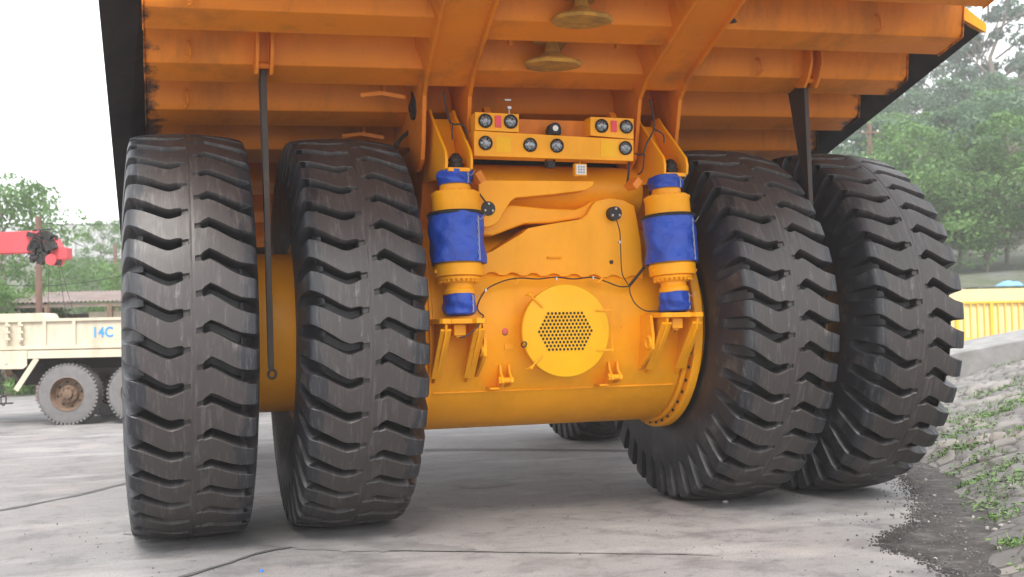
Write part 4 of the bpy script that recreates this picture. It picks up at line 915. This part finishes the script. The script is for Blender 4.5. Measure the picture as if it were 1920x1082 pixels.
# number on the side gate
cu = bpy.data.curves.new('number', 'FONT'); cu.body = '14C'; cu.size = .245; cu.extrude = .002; cu.offset = .006; cu.space_character = 1.05
to = bpy.data.objects.new('tmp', cu); COL.objects.link(to); dg = bpy.context.evaluated_depsgraph_get(); me = bpy.data.meshes.new_from_object(to.evaluated_get(dg)); bpy.data.objects.remove(to)
me.materials.clear(); me.materials.append(simple('blue_lettering', (.06, .30, .62), .6, var=.1, scale=20))
no = bpy.data.objects.new('number_marking', me); COL.objects.link(no); no.parent = L; no.rotation_euler = (PI/2, 0, 0); no.location = (LX(179.5), -.1435, 1.51); no.scale = (.86, 1, 1)
# crane column and folded arm over the bed
def lz(py): return (628-py)/107.6+1.49
mb = MB().box((-3.3, 1, 1.9), (.5, .5, 1.6)).box((-3.3, .6, 2.7), (.6, .7, .6)).build('crane_column', M['crane_red'], L, bev=.02)
mb = MB().prism([(-3.4, lz(474)), (LX(42), lz(472)), (LX(48), lz(466)), (LX(48), lz(436)), (LX(35), lz(430)), (-3.4, lz(437))], .45, .75)
mb.prism([(LX(30), lz(440)), (LX(50), lz(428)), (LX(58), lz(440)), (LX(50), lz(452))], .40, .80)
arm = mb.build('crane_arm', M['crane_red'], L, bev=.01); arm.location.z = .11
mb = MB().prism([(LX(75), lz(448)), (LX(84), lz(444)), (LX(92), lz(462)), (LX(107), lz(464)), (LX(107), lz(485)), (LX(82), lz(488)), (LX(76), lz(480))], .47, .73); mb.cyl((LX(79), .40, lz(487)), (LX(79), .80, lz(487)), .10, n=20)
mb.build('arm_head', M['crane_red'], arm, bev=.006)
mb = MB(); R = random.Random(8)
for _ in range(30):
    x, z = LX(R.uniform(38, 80)), lz(R.uniform(434, 484)); mb.box((x, R.uniform(.38, .6), z), (R.uniform(.05, .2), .1, R.uniform(.04, .16)), (0, R.uniform(-.4, .4), 0))
for _ in range(8):
    a = (LX(R.uniform(36, 60)), .38, lz(R.uniform(430, 470))); b_ = (LX(R.uniform(55, 85)), .38, lz(R.uniform(440, 480))); mb.tube(smoothpath([a, ((a[0]+b_[0])/2, .34, max(a[2], b_[2])+.08), b_], 4), .015, 6)
mb.cyl((LX(73), .36, lz(440)), (LX(73), .5, lz(440)), .08, n=16).box((LX(39), .5, lz(480)), (.06, .08, .22)).box((LX(56), .5, lz(486)), (.10, .1, .16)).box((LX(60), .45, lz(486)), (.05, .1, .2)).box((LX(89), .5, lz(492)), (.09, .1, .1))
mb.tube([(LX(45), .4, lz(430)), (LX(80), .4, lz(428))], .012)
mb.build('hydraulic_block', M['hose'], arm)
for xa, xb in ((90, 104), (93, 121), (72, 68)):
    MB().tube([(LX(xa), .5, lz(495)), (LX((xa+xb)/2), .5, lz(550)), (LX(xb), .5, lz(597))], .005, 5).build('lifting_cable', M['steel'], arm)
# cab, out of frame to the left
mb = MB().prism([(-5.6, .7), (-5.75, 1.5), (-5.5, 2.5), (-5.2, 2.65), (-4.1, 2.65), (-4.0, .7)], -.1, 2.1); cab = mb.build('cab', M['cream'], L, bev=.05)
MB().prism([(-5.35, 1.7), (-5.2, 2.4), (-4.4, 2.4), (-4.4, 1.7)], -.11, -.10).build('side_window', M['lampglass'], cab)

# ------------------------------------------------------------------ left: open shed, poles, wires
D2 = 30.
def frame_at(D, px0):
    ang = YAW; o = Vector((CX, CY, 0))+Vector((math.sin(YAW), math.cos(YAW), 0))*D+Vector((math.cos(YAW), -math.sin(YAW), 0))*((px0-960)/2097.95*D); return o
def zz(py, px_, D): return 1.4923+(613.5+.0212*(960-px_)-py)/2097.95*D
M['rusttin'] = simple('rusty_tin', (.21, .165, .15), .75, var=.3, scale=2, dirt=(.15, .08, .06), dirtamt=.7)
M['shedwall'] = simple('shed_plaster', (.22, .18, .14), .85, var=.3, scale=2)
M['creamwall'] = simple('cream_plaster', (.62, .56, .42), .85, var=.15, scale=2)
p0 = frame_at(30, 0)
shed = tag(empty('open_shed', p0, -YAW), 'open fronted shed with rusty corrugated roof behind the cargo truck', 'shed')
k = 30/2097.95
mb = MB(); zr0, zr1 = zz(562, 110, 30), zz(545, 110, 33)
xs = np.arange(-3, 4.6, .06)
va = []
for i, x in enumerate(xs):
    w_ = .02*math.cos(i*PI); va += [(x, 0, zr0+w_), (x, 2.6, zr1+w_), (x, 0, zr0+w_-.012), (x, 2.6, zr1+w_-.02)]
mb.add(va, [q for i in range(len(xs)-1) for q in ((4*i, 4*i+4, 4*i+5, 4*i+1), (4*i+2, 4*i+3, 4*i+7, 4*i+6), (4*i, 4*i+2, 4*i+6, 4*i+4))])
mb.build('roof', M['rusttin'], shed)
MB().box((.8, .12, zz(569, 110, 30)), (7.6, .12, .10)).build('fascia', M['shedwall'], shed)
for x in (-2.8, -.3, 1.22, 2.9): MB().box((x, .1, zz(569, 110, 30)/2), (.13, .13, zz(569, 110, 30))).build('post', M['rust'], shed)
MB().box((.8, 2.6, 1.1), (7.4, .15, 2.2)).build('rear_wall', M['shedwall'], shed)
MB().box((-.1, .6, .95), (.85, .1, 1.9)).box((-.05, .5, 1.2), (.7, .05, 1.7)).build('side_panel', M['creamwall'], shed)
MB().box((3.1, .6, 2.05), (1.9, .06, .32)).build('upper_panel', M['creamwall'], shed)
M['poletimber'] = simple('weathered_pole', (.17, .095, .07), .85, var=.3, scale=3)
def pole(px_, D, ytop, label, r=.09, z0=None, arms=()):
    p = frame_at(D, px_); zb_ = hz(p.x, p.y)-.2 if z0 is None else z0; zt = zz(ytop, px_, D)
    o = empty('utility_pole', (p.x, p.y, zb_), -YAW); MB().cyl((0, 0, 0), (0, 0, zt-zb_), r*1.2, r, 14).build('mast', M['poletimber'], o)
    for (dz, l) in arms: 
        a = MB().box((0, -.1, zt-zb_-dz), (l, .08, .08)); a.build('crossarm', M['poletimber'], o)
        for e in (-.4, .4): MB().lathe([(0, .03), (.05, .04), (.09, .03), (.13, .015)], (e*l, -.1, zt-zb_-dz+.04), (0, 0, 1), 10).build('insulator', M['white'], o)
    return tag(o, label, 'utility pole'), (p.x, p.y, zt)
pole(72, 27, 402, 'dark rusty utility pole behind the red crane arm', .07, 0, ())
pole(1640, 58, 226, 'slim weathered utility pole in front of the right hill', .11, None, ((.5, 1.0), (1.9, .5)))
pole(216, 60, 455, 'short pale lamp pole beside the outer left tyre', .10, 0)
def wire(a, b, sag, label, r):
    pa, pb = frame_at(a[2], a[0]), frame_at(b[2], b[0]); pa.z = zz(a[1], a[0], a[2]); pb.z = zz(b[1], b[0], b[2])
    P_ = [pa.lerp(pb, i/20)-Vector((0, 0, sag*4*(i/20)*(1-i/20))) for i in range(21)]
    tag(MB().tube(P_, r, 5).build('overhead_wire', M['hose']), label, 'wire')
wire((72, 405, 27), (225, 468, 40), .3, 'sagging wire from the rusty pole down towards the left tyre', .010)
wire((75, 373, 38), (232, 360, 38), .1, 'highest thin wire across the white sky left of the tyre', .012)
wire((-40, 395, 40), (232, 415, 40), .2, 'thin wire crossing the sky above the retaining wall', .012)
wire((-20, 528, 29), (232, 512, 29), .15, 'thin wire just above the rusty shed roof', .010)
wire((1640, 232, 58), (1960, 276, 70), .5, 'upper wire running right from the hillside pole', .025)
wire((1645, 247, 58), (1960, 294, 70), .5, 'lower wire running right from the hillside pole', .025)
wire((1640, 232, 58), (1500, 262, 50), .3, 'upper wire running left from the hillside pole', .025)

# ------------------------------------------------------------------ right: kerb wall and yellow fence
M['kerbc'] = simple('kerb_concrete', (.24, .235, .23), .85, var=.3, scale=2.5, bmp=.4, dirt=(.14, .14, .12), dirtamt=.6)
def pz(px_, py, D): p = frame_at(D, px_); return Vector((p.x, p.y, zz(py, px_, D)))
a, b_ = pz(1700, 712, 21), pz(2050, 655, 21); ta, tb = pz(1700, 675, 21.), pz(2050, 606, 21.)
back = Vector((math.sin(YAW), math.cos(YAW), 0))
mb = MB(); vs = [Vector((a.x, a.y, -.1)), Vector((b_.x, b_.y, -.1)), tb, ta]; vs2 = [v+back*2.2 for v in vs]
mb.add(vs+vs2, [(0, 1, 2, 3), (7, 6, 5, 4), (3, 2, 6, 7), (0, 4, 5, 1), (1, 5, 6, 2), (0, 3, 7, 4)])
tag(mb.build('kerb_wall', M['kerbc'], bev=.03), 'low grey concrete kerb wall rising above the stone bank', 'wall')
p = frame_at(30, 1790)
fence = tag(empty('yellow_fence', (p.x, p.y, 0), -YAW), 'yellow metal bar fence with pale sheeting above the stone bank', 'fence')
zb0, zt0 = zz(640, 1850, 30), zz(538, 1850, 30)
M['fyellow'] = painted('fence_yellow', (.78, .46, .05), .5, chips=False, grime=(.5, .3, .1)); M['fcream'] = simple('pale_sheet', (.78, .62, .30), .6, var=.12, scale=2)
MB().box((2.2, .06, (zb0+zt0)/2), (6.4, .03, zt0-zb0)).build('backing_sheet', M['fcream'], fence)
MB().box((2.2, 0, zb0+.08), (6.4, .06, .14)).build('bottom_rail', M['fyellow'], fence)
MB().box((2.2, 0, zt0-.36), (6.4, .05, .05)).build('middle_rail', M['fyellow'], fence)
for i in range(34):
    x = -.9+i*.186; MB().box((x, 0, (zb0+.15+zt0-.33)/2), (.03 if i % 5 else .085, .03 if i % 5 else .07, zt0-.33-zb0-.15)).build('bar', M['fyellow'], fence)
for i in range(3): MB().box((-.9+i*.03, 0, zt0), (.0, .0, .0)) if 0 else None
tag(MB().box((0, 0, 0), (9, 1.5, .4)).build('raised_bank', M['kerbc']), 'raised ground strip under the yellow fence', kind='structure')
o = bpy.data.objects['raised_bank']; o.location = (*(p+Vector((math.cos(YAW), -math.sin(YAW), 0))*2.5+back*.1).xy, zb0-.2); o.rotation_euler = (0, 0, -YAW)
M['tarp'] = simple('pale_blue_tarp', (.16, .38, .66), .5)
q = frame_at(46, 1893); G_ = np.linspace(-1, 1, 22); gx, gy = np.meshgrid(G_*.5, G_*.4, indexing='ij'); gz = np.clip(.17*(1-(gx/.5)**4)*(1-(gy/.4)**4), 0, 1)*(.4+1.1*vnoise(gx*6+9, gy*5+3, 1))
o = grid_obj('tarpaulin_heap', gx, gy, gz, M['tarp']); zq = zz(533, 1893, 46); o.location = (q.x, q.y, zq)
tag(o, 'crumpled blue tarpaulin heap just above the yellow fence', 'tarpaulin')
mb = MB().box((0, 0, -.5*(zq-hz(q.x, q.y))-.02), (3.2, 1.4, zq-hz(q.x, q.y)+.04)); o = mb.build('terrace', M['hill']); o.location = (q.x, q.y, zq); o.rotation_euler = (0, 0, -YAW); tag(o, 'earth terrace behind the yellow fence', kind='structure')

# ------------------------------------------------------------------ haze
mb = MB().box((20, 70, 22), (306, 288, 46.5)); m = bpy.data.materials.new('haze'); m.use_nodes = True; t = m.node_tree
t.nodes.clear(); out = t.nodes.new('ShaderNodeOutputMaterial'); pv = t.nodes.new('ShaderNodeVolumePrincipled'); pv.inputs['Color'].default_value = (1, 1, 1, 1); pv.inputs['Density'].default_value = .0014; pv.inputs['Anisotropy'].default_value = .1
t.links.new(pv.outputs[0], out.inputs['Volume'])
hzobj = tag(mb.build('haze', m, smooth=False), 'pale humid haze over the yard and hills', kind='stuff')
